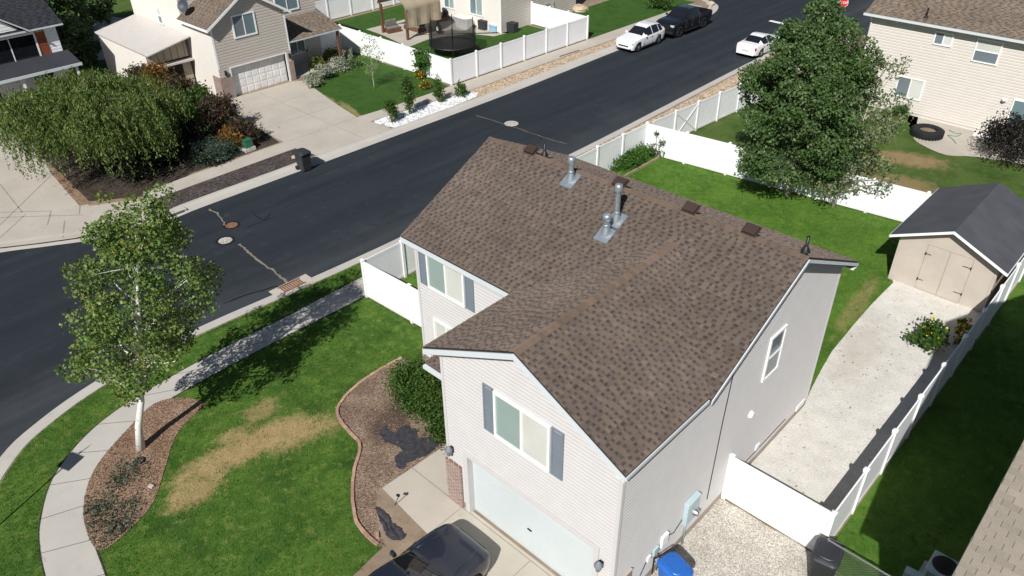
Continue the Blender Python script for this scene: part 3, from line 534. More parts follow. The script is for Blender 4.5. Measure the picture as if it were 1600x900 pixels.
# windows, shutters
window(H, (0, -.026, 0), X_, mY, -4.05, -2.13, 4.08, 5.66, 'slider')
window(H, (0, YF-.026, 0), X_, mY, -10.4, -8.62, 4.27, 5.68, 'slider')
window(H, (0, YF-.026, 0), X_, mY, -10.28, -9.0, 1.7, 3.05, 'slider', ('pane_pale', 'pane_pale'))
window(H, (.026, 0, 0), Y_, X_, 6.74, 7.67, 3.98, 5.58, 'hung', ('pane_grey', 'pane_grey'))
def shutter(o, ud, nd, u0, u1, z0, z1, par, mat='shutter', slats=True):
    o, ud, nd = (np.array(a, float) for a in (o, ud, nd)); up = np.array((0, 0, 1.)); mb = MB(); f = .05
    for a, b, c, d in ((u0, u0+f, z0, z1), (u1-f, u1, z0, z1), (u0+f, u1-f, z0, z0+f), (u0+f, u1-f, z1-f, z1), (u0+f, u1-f, (z0+z1)/2-f/2, (z0+z1)/2+f/2)): mb.obox(o+ud*a+up*c, ud*(b-a), nd*.035, up*(d-c))
    n = int((z1-z0-2*f)/.05)
    for k in range(n): z = z0+f+k*.05; mb.obox(o+ud*(u0+f)+up*z+nd*.004, ud*(u1-u0-2*f), nd*.018, up*.042)
    return mb.build('shutter', mat, par)
for a, b in ((-4.45, -4.09), (-2.10, -1.72)): shutter((0, -.026, 0), X_, mY, a, b, 4.08, 5.68, H)
for a, b in ((-10.80, -10.43), (-8.59, -8.21)): shutter((0, YF-.026, 0), X_, mY, a, b, 4.27, 5.69, H)
# roof: solid decks, courses of shingles, ridge caps
yb_ = YB+OV; ye = YF-OV; xe0, xe1 = -WG-OV, OV; xl, xr = -LL-ORR, ORR
fs = lambda x, y: HZ+SL*(y-ye); bs_ = lambda x, y: HZ+SL*(yb_-y); gl = lambda x, y: HZ+SL*(x-xe0); gr_ = lambda x, y: HZ+SL*(xe1-x)
deck = MB(); th = .10
for poly, f in (([(xl, ye), (xe0, ye), (XM, YV), (XM, YR), (xl, YR)], fs), ([(XM, YV), (xe1, ye), (xr, ye), (xr, YR), (XM, YR)], fs), ([(xl, YR), (xr, YR), (xr, yb_), (xl, yb_)], bs_),
                ([(xe0, -ORR), (XM, -ORR), (XM, YV), (xe0, ye)], gl), ([(XM, -ORR), (xe1, -ORR), (xe1, ye), (XM, YV)], gr_)):
    deck.prism(poly, lambda x, y, f=f: f(x, y)-th, lambda x, y, f=f: f(x, y)-.012)
RF = deck.build('roof', 'trim_dark', H)
cs = 1/math.sqrt(1+SL*SL); k = 1/cs    # v runs along the slope
mb = MB()
shingles(mb, [[(xl, 0), (xe0, 0), (XM, (YV-ye)*k), (XM, (YR-ye)*k), (xl, (YR-ye)*k)], [(XM, (YV-ye)*k), (xe1, 0), (xr, 0), (xr, (YR-ye)*k), (XM, (YR-ye)*k)]], (0, ye, HZ), (1, 0, 0), (0, cs, SL*cs), seed=11)
shingles(mb, [[(xl, 0), (xr, 0), (xr, (yb_-YR)*k), (xl, (yb_-YR)*k)]], (0, yb_, HZ), (1, 0, 0), (0, -cs, SL*cs), seed=12)
W2 = (XM-xe0)*k
shingles(mb, [[(-ORR, 0), (-ORR, W2), (YV, W2), (ye, 0)]], (xe0, 0, HZ), (0, 1, 0), (cs, 0, SL*cs), seed=13)
shingles(mb, [[(-ORR, 0), (-ORR, W2), (YV, W2), (ye, 0)]], (xe1, 0, HZ), (0, 1, 0), (-cs, 0, SL*cs), seed=14)
mb.build('shingle_courses', 'shingle', RF, tone=True)
mb = MB(); caps(mb, (xl, YR, HR), (xr, YR, HR), (0, -cs, -SL*cs), (0, cs, -SL*cs)); mb.build('ridge_caps', 'shingle', RF, tone=True)
mb = MB(); caps(mb, (XM, -ORR, HG), (XM, YV-.1, HG), (-cs, 0, -SL*cs), (cs, 0, -SL*cs), seed=5); mb.build('ridge_caps', 'shingle', RF, tone=True)
# fascia and rake boards
mb = MB(); fh = .17
def board(a, b, out, h=fh, t_=.028, drop=.055):
    a, b, out = (np.array(v, float) for v in (a, b, out)); up = np.array((0, 0, 1.)); mb.obox(a-up*(h+drop)+out*.0, b-a, out*t_, up*h)
board((xe0, -ORR-.0, HZ), (XM, -ORR, HG), mY); board((XM, -ORR, HG), (xe1, -ORR, HZ), mY)
board((xr, ye, HZ), (xr, YR, HR), X_, .10); board((xr, YR, HR), (xr, yb_, HZ), X_, .10); board((xl, ye, HZ), (xl, YR, HR), mX); board((xl, YR, HR), (xl, yb_, HZ), mX)
board((xl, ye, HZ), (xe0, ye, HZ), mY); board((xl, yb_, HZ), (xr, yb_, HZ), Y_); board((xe1, -ORR, HZ), (xe1, ye, HZ), X_, .10); board((xe0, -ORR, HZ), (xe0, ye, HZ), mX)
mb.build('fascia', 'trim', H)
mb = MB(); zb = HZ-.2
mb.box(xe0+.002, -ORR+.002, zb, -WG-.03, ye, zb+.02).box(.03, -ORR+.002, zb, xe1-.002, ye+.1, zb+.02).box(xl+.002, ye+.002, zb, xe0, YF-.03, zb+.02).box(xl+.002, YB+.03, zb, xr-.002, yb_-.002, zb+.02)
mb.build('soffit', 'siding_w', H)
# entry canopy in the nook
cz = lambda x, y: 2.72+.35*(y-1.75)
c_ = MB().prism([(-8.95, 1.72), (-WG-.02, 1.72), (-WG-.02, YF-.02), (-8.95, YF-.02)], lambda x, y: cz(x, y)-.12, cz).build('porch_canopy', 'trim_dark', H)
mb = MB(); kk = 1/math.sqrt(1+.35**2); shingles(mb, [[(-8.95, 0), (-WG-.02, 0), (-WG-.02, 1.66), (-8.95, 1.66)]], (0, 1.72, 2.722), (1, 0, 0), (0, kk, .35*kk), seed=15); mb.build('shingle_courses', 'shingle', c_, tone=True)
MB().box(-8.98, 1.60, 2.56, -WG-.05, 1.715, 2.69).build('gutter', 'trim', c_)
# roof furniture: metal flues, turtle vents, soil pipes
onroof = lambda px: onplane(px[0], px[1], (0, ye, HZ), (0, -SL, 1))
def flue(px, h, r, cap_h=.22):
    x, y, z = onroof(px)
    n_ = np.array((0, -SL*cs, cs)); q = MB(); q.obox((x-.24, y-.30, z-.14), (.48, 0, 0), (0, .55, .55*SL), (0, -.012, .025)); fl = q.build('flue_pipe', 'metal', H)
    b = MB(); b.lathe([(r*1.9, -.05), (r*1.75, .06), (r*1.15, .22), (r*1.05, .26)], (x, y, z), seg=20); b.lathe([(r, .2), (r, h)], (x, y, z), seg=20); b.lathe([(r*1.25, .27), (r*1.3, .30), (r*1.1, .33)], (x, y, z), seg=20); b.build('stack', 'metal', fl, smooth=True)
    b = MB(); b.lathe([(r*.9, h-.02), (r*1.45, h+.0), (r*1.5, h+.05), (r*1.5, h+cap_h-.07), (r*1.4, h+cap_h-.01), (r*1.1, h+cap_h+.02), (0, h+cap_h+.04)], (x, y, z), seg=20); b.build('rain_cap', 'metal', fl, smooth=True); return fl
flue((892, 281), .56, .08, .2); flue((963, 345), .96, .08, .22); flue((947, 365), .48, .09, .15)
for px in ((830, 236), (969, 287), (1079, 327), (1173, 361)):
    x, y, z = onroof(px); v_ = MB(); n_ = np.array((0, -SL*cs, cs)); a_ = np.array((0, cs, SL*cs)); o_ = np.array((x-.22, y, z))+n_*.012-a_*.18
    v_.obox(o_, (.46, 0, 0), a_*.40, n_*.03); v_.obox(o_+n_*.03+a_*.03+np.array((.03, 0, 0)), (.40, 0, 0), a_*.30, n_*.09); v_.build('turtle_vent', 'vent_brown', H, bevel=.012)
for px, h in (((851, 241), .40), ((1259, 390), .40)):
    x, y, z = onroof(px); v_ = MB(); v_.lathe([(.13, -.05), (.10, .03), (.055, .10), (.042, .12), (.04, h), (.03, h)], (x, y, z), seg=14); v_.build('soil_pipe', 'black', H, smooth=True)
# wall fittings
def wall_lamp(x, z):
    l_ = MB().box(x-.06, -.05, z-.10, x+.06, -.02, z+.12).build('wall_lamp', 'black', H)
    MB().lathe([(.02, .13), (.10, .02), (.11, -.02), (.08, -.04), (.065, -.18), (.04, -.22), (0, -.23)], (x, -.17, z+.06), seg=14).build('lantern', 'pane_grey', l_, smooth=True); MB().lathe([(0, .16), (.03, .14), (.115, .02), (.115, -.01)], (x, -.17, z+.075), seg=14).build('lantern_cap', 'shutter', l_, smooth=True)
wall_lamp(-5.86, 2.28); wall_lamp(-.36, 2.05)
eb = MB().box(.028, 3.22, .95, .17, 3.82, 1.72).prism([(.028, 3.2), (.19, 3.2), (.19, 3.84), (.028, 3.84)], 1.72, lambda x, y: 1.86-.25*(x-.02)).build('meter_cabinet', 'metal_grey', H, bevel=.008)
MB().lathe([(.11, 0), (.11, .06), (.085, .10), (.085, .14), (0, .15)], (.17, 3.62, 1.25), 'x', 18).build('meter', 'alu', eb, smooth=True)
MB().tube([(.09, 3.35, .96), (.09, 3.35, 0)], .035, 10).build('conduit', 'metal', eb, smooth=True); MB().box(.171, 3.25, 1.0, .176, 3.50, 1.65).build('cabinet_door', 'metal_grey', eb)
ub = MB().box(.028, 2.12, .98, .12, 2.42, 1.42).build('utility_box', 'white', H, bevel=.012); MB().box(.028, 1.78, .95, .10, 2.0, 1.22).build('utility_box', 'metal_grey', H, bevel=.01); MB().box(.028, 1.5, .97, .09, 1.66, 1.16).build('utility_box', 'white', H, bevel=.01)
MB().tube([(.03, 3.25, 1.15), (.05, 2.8, .98), (.03, 2.42, 1.15)], .012, 6).tube([(.03, 1.55, .98), (.06, 1.2, .62), (.05, .8, .5)], .012, 6).tube([(.04, 1.9, .95), (.05, 1.9, .05)], .02, 6).tube([(.04, 2.0, .95), (.1, 2.15, .5), (.06, 2.1, .04)], .016, 6).tube([(.034, 4.75, HZ-.25), (.034, 4.66, 3.9), (.03, 4.62, .8)], .013, 6).tube([(.03, 5.7, .55), (.03, 9.6, .52)], .01, 5).build('cables', 'black', H)
MB().box(.017, 10.42, .29, .05, 11.0, .52).build('crawl_vent', 'white', H, bevel=.01); MB().box(.017, 7.5, .62, .06, 7.72, .84).build('wall_vent', 'white', H, bevel=.01); MB().lathe([(.13, 0), (.13, .05), (.09, .10), (0, .11)], (.017, 6.5, 2.9), 'x', 16).build('wall_vent', 'white', H, smooth=True)

# ------------------------------------------------------------------ white vinyl fences: one thing per run; parts are posts and panels
def fence(a, b, label, h=1.83, step=2.13, end_post=True, start_post=True, group='white vinyl fence runs', gate=None):
    a = np.array(a, float); b = np.array(b, float); L = np.linalg.norm(b-a); d = (b-a)/L; n = max(1, round(L/step)); s_ = L/n; rz = math.atan2(d[1], d[0])
    o = thing('vinyl_fence', label, 'fence', (a[0], a[1], 0), rz, group)
    rows = [MB()]; p = rows[0]; p.box(-.065, -.065, 0, .065, .065, h+.03).box(-.08, -.08, h+.03, .08, .08, h+.05).box(-.08, -.08, h+.05, .08, .08, h+.12, taper=.075); post = None
    for i in range(n+1):
        if (i == 0 and not start_post) or (i == n and not end_post): continue
        if post is None: post = p.build('post', 'fence', o, (i*s_, 0, 0))
        else: c = post.copy(); COL.objects.link(c); c.location = (i*s_, 0, 0); c.parent = o
    q = MB(); q.box(.065, -.022, .06, s_-.065, .022, .2).box(.065, -.022, h-.14, s_-.065, .022, h); nb = max(3, int((s_-.13)/.2)); w_ = (s_-.13)/nb
    for i in range(nb): q.box(.065+i*w_+.005, -.014, .2, .065+(i+1)*w_-.005, .014, h-.14)
    q.box(.065, -.008, .2, s_-.065, .008, h-.14); pan = q.build('panel', 'fence', o)
    for i in range(1, n): c = pan.copy(); COL.objects.link(c); c.location = (i*s_, 0, 0); c.parent = o
    if gate is not None:
        g = MB(); x0 = gate*s_; g.obox((x0+.1, -.05, .1), (s_-.2, 0, h-.3), (0, .02, 0), (0, 0, .12)); g.obox((x0+s_-.1, -.05, .1), (-(s_-.2), 0, h-.3), (0, .02, 0), (0, 0, .12)); g.build('gate_brace', 'fence', o)
    return o
fence((3.2, 5.67), (3.2, 27.0), 'white fence run beside the pale gravel side yard, seen along its top')
fence((.09, 5.67), (3.2, 5.67), 'short white fence closing the side yard between house wall and gravel drive', step=3.2, end_post=False)
fence((-16.5, 24.98), (3.2, 27.35), 'brightly lit white fence across the back yard behind the two trees', step=2.4)
fence((-16.72, 7.1), (-16.5, 24.98), 'white fence along the near sidewalk, passing behind the big roof', end_post=False)
fence((-16.72, 5.0), (-16.72, 7.1), 'short white side panel at the front corner of the fenced nook', end_post=False)
fence((-16.72, 5.0), (-11.06, 5.2), 'low corner white fence joining the front wall of the big house', step=2.9, start_post=False, end_post=False)
fence((-16.45, 25.4), (-15.5, 38.5), 'white fence beside the tan verge with a diagonal braced gate panel', gate=1, start_post=False)
fence((-33.2, 25.3), (-32.9, 40.1), 'white fence along the tan gravel strip in front of the trampoline', step=2.4)
fence((-33.2, 25.3), (-46.0, 25.35), 'white fence between the small green lawn and the patio yard', step=2.4, start_post=False)
fence((-32.9, 40.1), (-39.25, 40.4), 'white fence meeting the grey sided end wall beside a steel box', step=2.2, start_post=False)
fence((-53.6, 27), (-53.2, 44), 'distant white fence behind the pergola lawn', step=2.4)
fence((-46.0, 25.35), (-46.3, 22.6), 'little white fence piece in the shade of the porch roof', step=2.4, start_post=False)

# ------------------------------------------------------------------ shed
S = thing('shed', 'beige garden shed with black felt gable roof and double doors on the gravel', 'shed', (0, 0, 0))
sx0, sx1, sy0, sy1, sh, srx, srz = -1.04, 2.8, 21.32, 26.3, 2.36, .9, 3.24
mb = MB(); poly = [(sx0, 0), (sx1, 0), (sx1, sh), (srx, srz-.05), (sx0, sh)]
mb.face([(x, sy0, z) for x, z in poly]).face([(x, sy1, z) for x, z in poly][::-1]).face([(sx0, sy0, 0), (sx0, sy1, 0), (sx0, sy1, sh), (sx0, sy0, sh)][::-1]).face([(sx1, sy0, 0), (sx1, sy1, 0), (sx1, sy1, sh), (sx1, sy0, sh)]); mb.build('wall', 'shed', S)
sl_ = (srz-sh)/(srx-sx0); mb = MB(); y0, y1 = 20.95, 26.75
for sg, xe in ((-1, sx0-.33), (1, sx1+.36)):
    ze = srz+.03-sl_*abs(xe-srx); mb.face([(srx, y0, srz+.03), (srx, y1, srz+.03), (xe, y1, ze), (xe, y0, ze)]).face([(srx, y0, srz-.06), (xe, y0, ze-.09), (xe, y1, ze-.09), (srx, y1, srz-.06)]).face([(srx, y0, srz+.03), (xe, y0, ze), (xe, y0, ze-.09), (srx, y0, srz-.06)]).face([(srx, y1, srz+.03), (xe, y1, ze), (xe, y1, ze-.09), (srx, y1, srz-.06)]).face([(xe, y0, ze), (xe, y1, ze), (xe, y1, ze-.09), (xe, y0, ze-.09)])
mb.build('roof', 'felt', S); mb = MB()
for xe in (sx0-.33, sx1+.36): ze = srz-sl_*abs(xe-srx); mb.obox((srx, y0-.03, srz-.10), (xe-srx, 0, ze-srz), (0, .028, 0), (0, 0, .115))
mb.build('rake_trim', 'white', S); mb = MB()
for xe in (sx0-.33, sx1+.36): ze = srz-sl_*abs(xe-srx); mb.obox((xe, y0, ze-.10), (0, y1-y0, 0), (.025 if xe > 0 else -.025, 0, 0), (0, 0, .1))
mb.build('eave_trim', 'white', S)
for a, b, hx in ((.10, .97, .10), (.985, 1.86, 1.86)):
    dd = MB().box(a, sy0-.035, .06, b, sy0-.002, 2.15).build('door', 'shed', S); hm = MB(); sg = 1 if hx < .5 else -1
    for z in (.5, 1.75): hm.box(min(hx, hx+sg*.32), sy0-.045, z-.015, max(hx, hx+sg*.22), sy0-.036, z+.015, taper=.004).box(hx-.025, sy0-.05, z-.06, hx+.025, sy0-.037, z+.06)
    hm.build('hinge', 'black', dd)
MB().box(.965, sy0-.04, .06, .99, sy0-.033, 2.15).box(.085, sy0-.012, .06, .099, sy0-.001, 2.16).box(1.861, sy0-.012, .06, 1.875, sy0-.001, 2.16).box(.085, sy0-.012, 2.151, 1.875, sy0-.001, 2.165).build('door_gap', 'joint_soft', S)
MB().box(sx1-.09, sy0-.02, .05, sx1+.005, sy0-.003, sh-.1).build('corner_board', 'shed', S)

# ------------------------------------------------------------------ neighbour at lower right (roof corner in view, throws the big shade)
N = thing('neighbour_house', 'neighbouring house with tan shingle roof, only a corner seen at lower right', 'house')
nx0, nx1, ny0, ny1, nz, ns = 6.33, 18., 1.1, 17.6, 6.35, .5; nyr = (ny0+ny1)/2; nzr = nz+ns*(nyr-ny0)
mb = MB(); siding(mb, [[(ny0+.45, .25), (ny1-.45, .25), (ny1-.45, nz+.15), (nyr, nzr-.12), (ny0+.45, nz+.15)]], (nx0+.34, 0, 0), Y_, mX); mb.box(nx0+.36, ny0+.45, 0, nx1, ny1-.45, nz); mb.build('wall', 'siding_w', N)
mb = MB(); cn = 1/math.sqrt(1+ns*ns); mb.prism([(nx0, ny0), (nx1, ny0), (nx1, nyr), (nx0, nyr)], lambda x, y: nz+ns*(y-ny0)-.1, lambda x, y: nz+ns*(y-ny0)-.01).prism([(nx0, nyr), (nx1, nyr), (nx1, ny1), (nx0, ny1)], lambda x, y: nz+ns*(ny1-y)-.1, lambda x, y: nz+ns*(ny1-y)-.01); nr = mb.build('roof', 'trim', N)
mb = MB(); shingles(mb, [[(nx0-.02, 0), (nx1, 0), (nx1, (nyr-ny0)/cn), (nx0-.02, (nyr-ny0)/cn)]], (0, ny0, nz), (1, 0, 0), (0, cn, ns*cn), mode='tab', seed=21); shingles(mb, [[(nx0-.02, 0), (nx1, 0), (nx1, (nyr-ny0)/cn), (nx0-.02, (nyr-ny0)/cn)]], (0, ny1, nz), (1, 0, 0), (0, -cn, ns*cn), mode='tab', seed=22); mb.build('shingle_courses', 'shingle_tan', nr, tone=True)
MB().obox((nx0+.0, ny0, nz-.22), (0, nyr-ny0, nzr-nz), (-.03, 0, 0), (0, 0, .19)).obox((nx0, ny1, nz-.22), (0, nyr-ny1, nzr-nz), (-.03, 0, 0), (0, 0, .19)).build('rake_board', 'trim', N)

# ------------------------------------------------------------------ cream house beyond the back fence
B = thing('rear_house', 'cream sided house with taupe roof behind the big green tree', 'house')
bx0, bx1, by, bd, bz = -11.15, 7.0, 40.9, 9.0, 5.72; byr = by+bd/2; bs = .42; brx0, bye = bx0-.35, by-.42; bez = bz+.02
mb = MB(); siding(mb, [[(bx0, .2), (bx1, .2), (bx1, bz), (bx0, bz)]], (0, by, 0), X_, mY, lap=.17, dep=.024); siding(mb, [[(by, .2), (by+bd, .2), (by+bd, bz), (byr, bz+bs*bd/2+.1), (by, bz)]], (bx0, 0, 0), Y_, mX, lap=.17, dep=.024); mb.box(bx0+.01, by+.01, 0, bx1, by+bd, bz-.02); mb.build('wall', 'siding_cream', B)
mb = MB(); fz = lambda x, y: bez+bs*(y-bye); fz2 = lambda x, y: bez+bs*(by+bd+.42-y)
mb.prism([(brx0, bye), (bx1, bye), (bx1, byr), (brx0, byr)], lambda x, y: fz(x, y)-.12, lambda x, y: fz(x, y)-.01).prism([(brx0, byr), (bx1, byr), (bx1, by+bd+.42), (brx0, by+bd+.42)], lambda x, y: fz2(x, y)-.12, lambda x, y: fz2(x, y)-.01); br_ = mb.build('roof', 'trim', B)
mb = MB(); cb_ = 1/math.sqrt(1+bs*bs); lv = (byr-bye)/cb_; shingles(mb, [[(brx0, 0), (bx1, 0), (bx1, lv), (brx0, lv)]], (0, bye, bez), (1, 0, 0), (0, cb_, bs*cb_), seed=31, wmin=.15, wmax=.35); mb.build('shingle_courses', 'shingle_far', br_, tone=True)
MB().box(brx0-.02, bye-.12, bez-.13, bx1, bye-.005, bez+.0).build('gutter', 'trim', B); MB().tube([(bx0+.05, bye+.1, bez-.15), (bx0+.06, by-.06, bez-.55), (bx0+.06, by-.06, .1)], .045, 8).build('downpipe', 'siding_cream', B)
def pw(q, Y): return [ony(*[float(v) for v in s_.split(',')], Y) for s_ in q.split()]
a, b = pw('1463,48 1486,74', by-.02); window(B, (0, by-.026, 0), X_, mY, a[0], b[0], b[2], a[2], 'slider', ('pane_grey', 'pane_pale'))
a, b = pw('1535,63 1548,101', by-.02); window(B, (0, by-.026, 0), X_, mY, a[0]-.25, b[0]+.3, b[2], a[2]+.1, 'hung', ('pane_pale', 'pane_grey'))
a, b = pw('1405,117 1437,158', by-.02); window(B, (0, by-.026, 0), X_, mY, a[0], b[0], b[2], a[2], 'slider', ('pane_grey', 'pane_pale'))
a, b = pw('1585,154 1598,200', by-.02); window(B, (0, by-.026, 0), X_, mY, a[0], a[0]+1.9, .15, a[2], 'slider', ('pane_blue', 'pane_blue'))
a = pw('1570,155', by-.05)[0]; MB().lathe([(0, .1), (.12, .06), (.14, -.06), (0, -.14)], (a[0], by-.14, a[2]), seg=12).build('floodlight', 'white', B, smooth=True)
x, y, z = onplane(1447, 27, (0, bye, bez), (0, -bs, 1)); MB().lathe([(.16, -.02), (.07, .1), (.05, .12), (.05, .55)], (x, y, z), seg=10).build('soil_pipe', 'black', B)

# ------------------------------------------------------------------ beige house across the street
C = thing('beige_house', 'beige two storey house with white garage door across the street, satellite dish on roof', 'house')
cx, cy0, cy1, cz_ = -42.58, 13.04, 18.62, 5.0; cyr = (cy0+cy1)/2; cs_ = .62
mb = MB(); gy0, gy1 = 13.9, 18.15
siding(mb, [[(cy0, 0), (gy0-.0, 0), (gy0, 2.02), (cy0, 2.02)], [(gy1, 0), (cy1, 0), (cy1, 2.02), (gy1, 2.02)], [(cy0, 2.02), (cy1, 2.02), (cy1, cz_), (cyr, cz_+cs_*(cyr-cy0)), (cy0, cz_)]], (cx, 0, 0), Y_, X_, lap=.19, dep=.028); mb.build('front_wall', 'siding_beige', C)
mb = MB(); mb.face([(cx, cy0, 0), (cx-11.4, cy0, 0), (cx-11.4, cy0, 6.6), (-46.3, cy0, 6.6), (-46.3, cy0, cz_), (cx, cy0, cz_)][::-1]); mb.face([(cx-11.4, cy0, 0), (cx-11.4, 23, 0), (cx-11.4, 23, 6.6), (cx-11.4, cy0, 6.6)]).face([(-46.3, cy0, cz_), (-46.3, cy1, cz_), (-46.3, cy1, 8), (-46.3, cy0, 6.6)]); mb.build('side_wall', 'stucco', C)
MB().box(cx-.3, gy0, 0, cx-.22, gy1, 2.0).build('garage_door', 'door_w', C); mb = MB()
for r in range(4):
    for c in range(8): wq = (gy1-gy0)/8; mb.box(cx-.22, gy0+c*wq+.06, r*.5+.06, cx-.205, gy0+(c+1)*wq-.06, r*.5+.44)
mb.build('garage_panels', 'door_w', [o for o in bpy.data.objects if o.name.startswith('garage_door') and o.parent == C][0])
MB().box(cx-.02, gy0-.12, 0, cx+.03, gy0, 2.1).box(cx-.02, gy1, 0, cx+.03, gy1+.12, 2.1).box(cx-.02, gy0, 2.0, cx+.03, gy1, 2.1).box(cx+.018, cy0-.02, 2.1, cx+.04, cy0+.12, cz_).box(cx+.018, cy1-.1, 2.1, cx+.04, cy1, cz_).build('trim', 'white', C)
MB().box(cx, cy0-.06, 0, cx+.09, gy0-.13, 1.55).box(cx-.9, cy0-.07, 0, cx, cy0-.01, 1.55).build('brick_wainscot', 'brick', C); MB().box(cx, gy1+.13, 0, cx+.09, cy1+.06, 1.4).box(cx-.9, cy1, 0, cx, cy1+.06, 1.4).build('brick_wainscot', 'brick', C)
for y_ in (cy0+.42, cy1-.18): MB().box(cx+.02, y_-.06, 1.62, cx+.16, y_+.06, 1.95).build('wall_lamp', 'black', C)
window(C, (cx+.02, 0, 0), Y_, X_, 14.62, 16.35, 3.8, 5.3, 'slider', ('pane_grey', 'pane_blue'), fr=.1)
mb = MB(); ov = .35; czl = lambda x, y: cz_+.04+cs_*(y-cy0); czr = lambda x, y: cz_+.04+cs_*(cy1-y)
mb.prism([(-46.3, cy0-ov), (cx+.35, cy0-ov), (cx+.35, cyr), (-46.3, cyr)], lambda x, y: czl(x, y)-.12, lambda x, y: czl(x, y)-.01).prism([(-46.3, cyr), (cx+.35, cyr), (cx+.35, cy1+ov), (-46.3, cy1+ov)], lambda x, y: czr(x, y)-.12, lambda x, y: czr(x, y)-.01); cr = mb.build('roof', 'trim', C)
mb = MB(); cc = 1/math.sqrt(1+cs_**2); lv = (cyr-cy0+ov)/cc; shingles(mb, [[(-46.3, 0), (cx+.35, 0), (cx+.35, lv), (-46.3, lv)]], (0, cy0-ov, cz_+.04-cs_*ov), (1, 0, 0), (0, cc, cs_*cc), seed=41, wmin=.15, wmax=.35); shingles(mb, [[(-46.3, 0), (cx+.35, 0), (cx+.35, lv), (-46.3, lv)]], (0, cy1+ov, cz_+.04-cs_*ov), (1, 0, 0), (0, -cc, cs_*cc), seed=42, wmin=.15, wmax=.35); mb.build('shingle_courses', 'shingle_far', cr, tone=True)
mb = MB(); mb.obox((cx+.35, cy0-ov, cz_-.13-cs_*ov), (0, cyr-cy0+ov, cs_*(cyr-cy0+ov)), (.03, 0, 0), (0, 0, .18)).obox((cx+.35, cy1+ov, cz_-.13-cs_*ov), (0, cyr-cy1-ov, cs_*(cyr-cy0+ov)), (.03, 0, 0), (0, 0, .18)).box(-46.3, cy0-ov-.03, cz_-.33, cx+.35, cy0-ov, cz_-.17); mb.build('fascia', 'white', C)
a, b = pw('240,7 255,38', cy0-.02); window(C, (0, cy0-.01, 0), X_, mY, b[0]-.5, b[0]+.15, b[2]-.0, a[2]-.1, 'hung', ('pane_pale', 'pane_grey'))
dx, dy, dz = onplane(296, 20, (0, cy0, cz_+.04), (0, -cs_, 1)); ds = MB(); ds.tube([(dx, dy, dz), (dx, dy-.15, dz+.45)], .03, 8); dd = ds.build('satellite_dish', 'dish', C); MB().lathe([(0, 0), (.2, .03), (.34, .09), (.42, .16), (.42, .18), (.34, .11), (.2, .05), (0, .02)], seg=18).build('reflector', 'dish', dd, (dx+.05, dy-.25, dz+.5), smooth=True); 
[o for o in bpy.data.objects if o.name.startswith('reflector')][0].rotation_euler = (R(65), 0, R(25))
# set back wing and porch
wx = -45.4; mb = MB(); siding(mb, [[(cy1, 0), (23.0, 0), (23.0, 5.2), (cy1, 5.2)]], (wx, 0, 0), Y_, X_, lap=.19, dep=.028); siding(mb, [[(wx-8, 0), (wx, 0), (wx, 5.2), (wx-8, 5.2)]], (0, 23., 0), X_, Y_, lap=.16); siding(mb, [[(wx, 0), (cx, 0), (cx, cz_), (wx, cz_)]], (0, cy1, 0), X_, Y_, lap=.16); mb.build('wing_wall', 'siding_beige', C)
window(C, (wx+.02, 0, 0), Y_, X_, 19.6, 21.6, 3.95, 5.1, 'slider', ('pane_blue', 'pane_blue'), fr=.1); window(C, (wx+.02, 0, 0), Y_, X_, 20.2, 21.6, .75, 2.15, 'slider', ('pane_grey', 'pane_blue'), fr=.09); MB().box(wx+.02, 18.95, .1, wx+.07, 19.8, 2.1).build('door', 'wood', C)
pz = lambda x, y: 3.55-.3*(x-wx); mb = MB(); mb.prism([(wx+.03, cy1+.02), (cx-.0, cy1+.02), (cx, 23.2), (wx+.03, 23.2)], lambda x, y: pz(x, y)-.1, lambda x, y: pz(x, y)-.01); pr = mb.build('porch_roof', 'trim', C)
mb = MB(); pc = 1/math.sqrt(1+.09); shingles(mb, [[(cy1+.02, 0), (23.2, 0), (23.2, (cx-wx-.03)/pc), (cy1+.02, (cx-wx-.03)/pc)]], (cx, 0, pz(cx, 0)), (0, 1, 0), (-pc, 0, .3*pc), seed=43, wmin=.15, wmax=.35); mb.build('shingle_courses', 'shingle_far', pr, tone=True)
MB().box(cx-.3, 22.8, 0, cx-.14, 22.96, pz(cx, 0)-.1).build('porch_post', 'wood', C); MB().box(wx, cy1+.1, 0, cx-.1, 23, .10).build('porch_floor', 'conc', C)
bx_ = MB(); bx_.prism([(-54, cy0-.35), (-46.0, cy0-.35), (-46.0, 23), (-54, 23)], 6.55, lambda x, y: 6.7+.4*(min(y, 36-y)-cy0)); bx_.build('main_roof', 'shingle_far', C, tone=True)

# ------------------------------------------------------------------ lean-to carport
K = thing('carport', 'tan metal lean-to carport beside the bright side wall of the beige house', 'carport')
kz = lambda x, y: 3.2+.6*(y-10)/3.0
MB().prism([(-53.8, 9.85), (-45.5, 9.85), (-45.5, 12.95), (-53.8, 12.95)], lambda x, y: kz(x, y)-.08, kz).build('roof', 'tan_roof', K)
MB().face([(-53.7, 10, 0), (-46.2, 10, 0), (-46.2, 10, 3.1), (-53.7, 10, 3.1)]).face([(-53.7, 10.03, 0), (-53.7, 10.03, 3.1), (-46.2, 10.03, 3.1), (-46.2, 10.03, 0)]).build('side_wall', 'stucco', K)
mb = MB(); nbt = 12
for i in range(nbt): y_ = 10.04+i*(2.86/nbt); mb.box(-46.2-.02, y_, 2.35, -46.2+(.03 if i % 2 else .0), y_+2.86/nbt-.015, kz(0, y_)-.1)
mb.build('front_panel', 'tan_panel', K); MB().box(-46.25, 9.98, 2.1, -45.75, 12.95, 2.22).build('lintel', 'tan_roof', K); MB().box(-46.3, 12.3, 0, -46.18, 12.9, 2.1).build('door_jamb', 'tan_panel', K); MB().box(-46.3, 10.06, 0, -46.18, 10.2, 2.1).build('door_jamb', 'tan_panel', K)
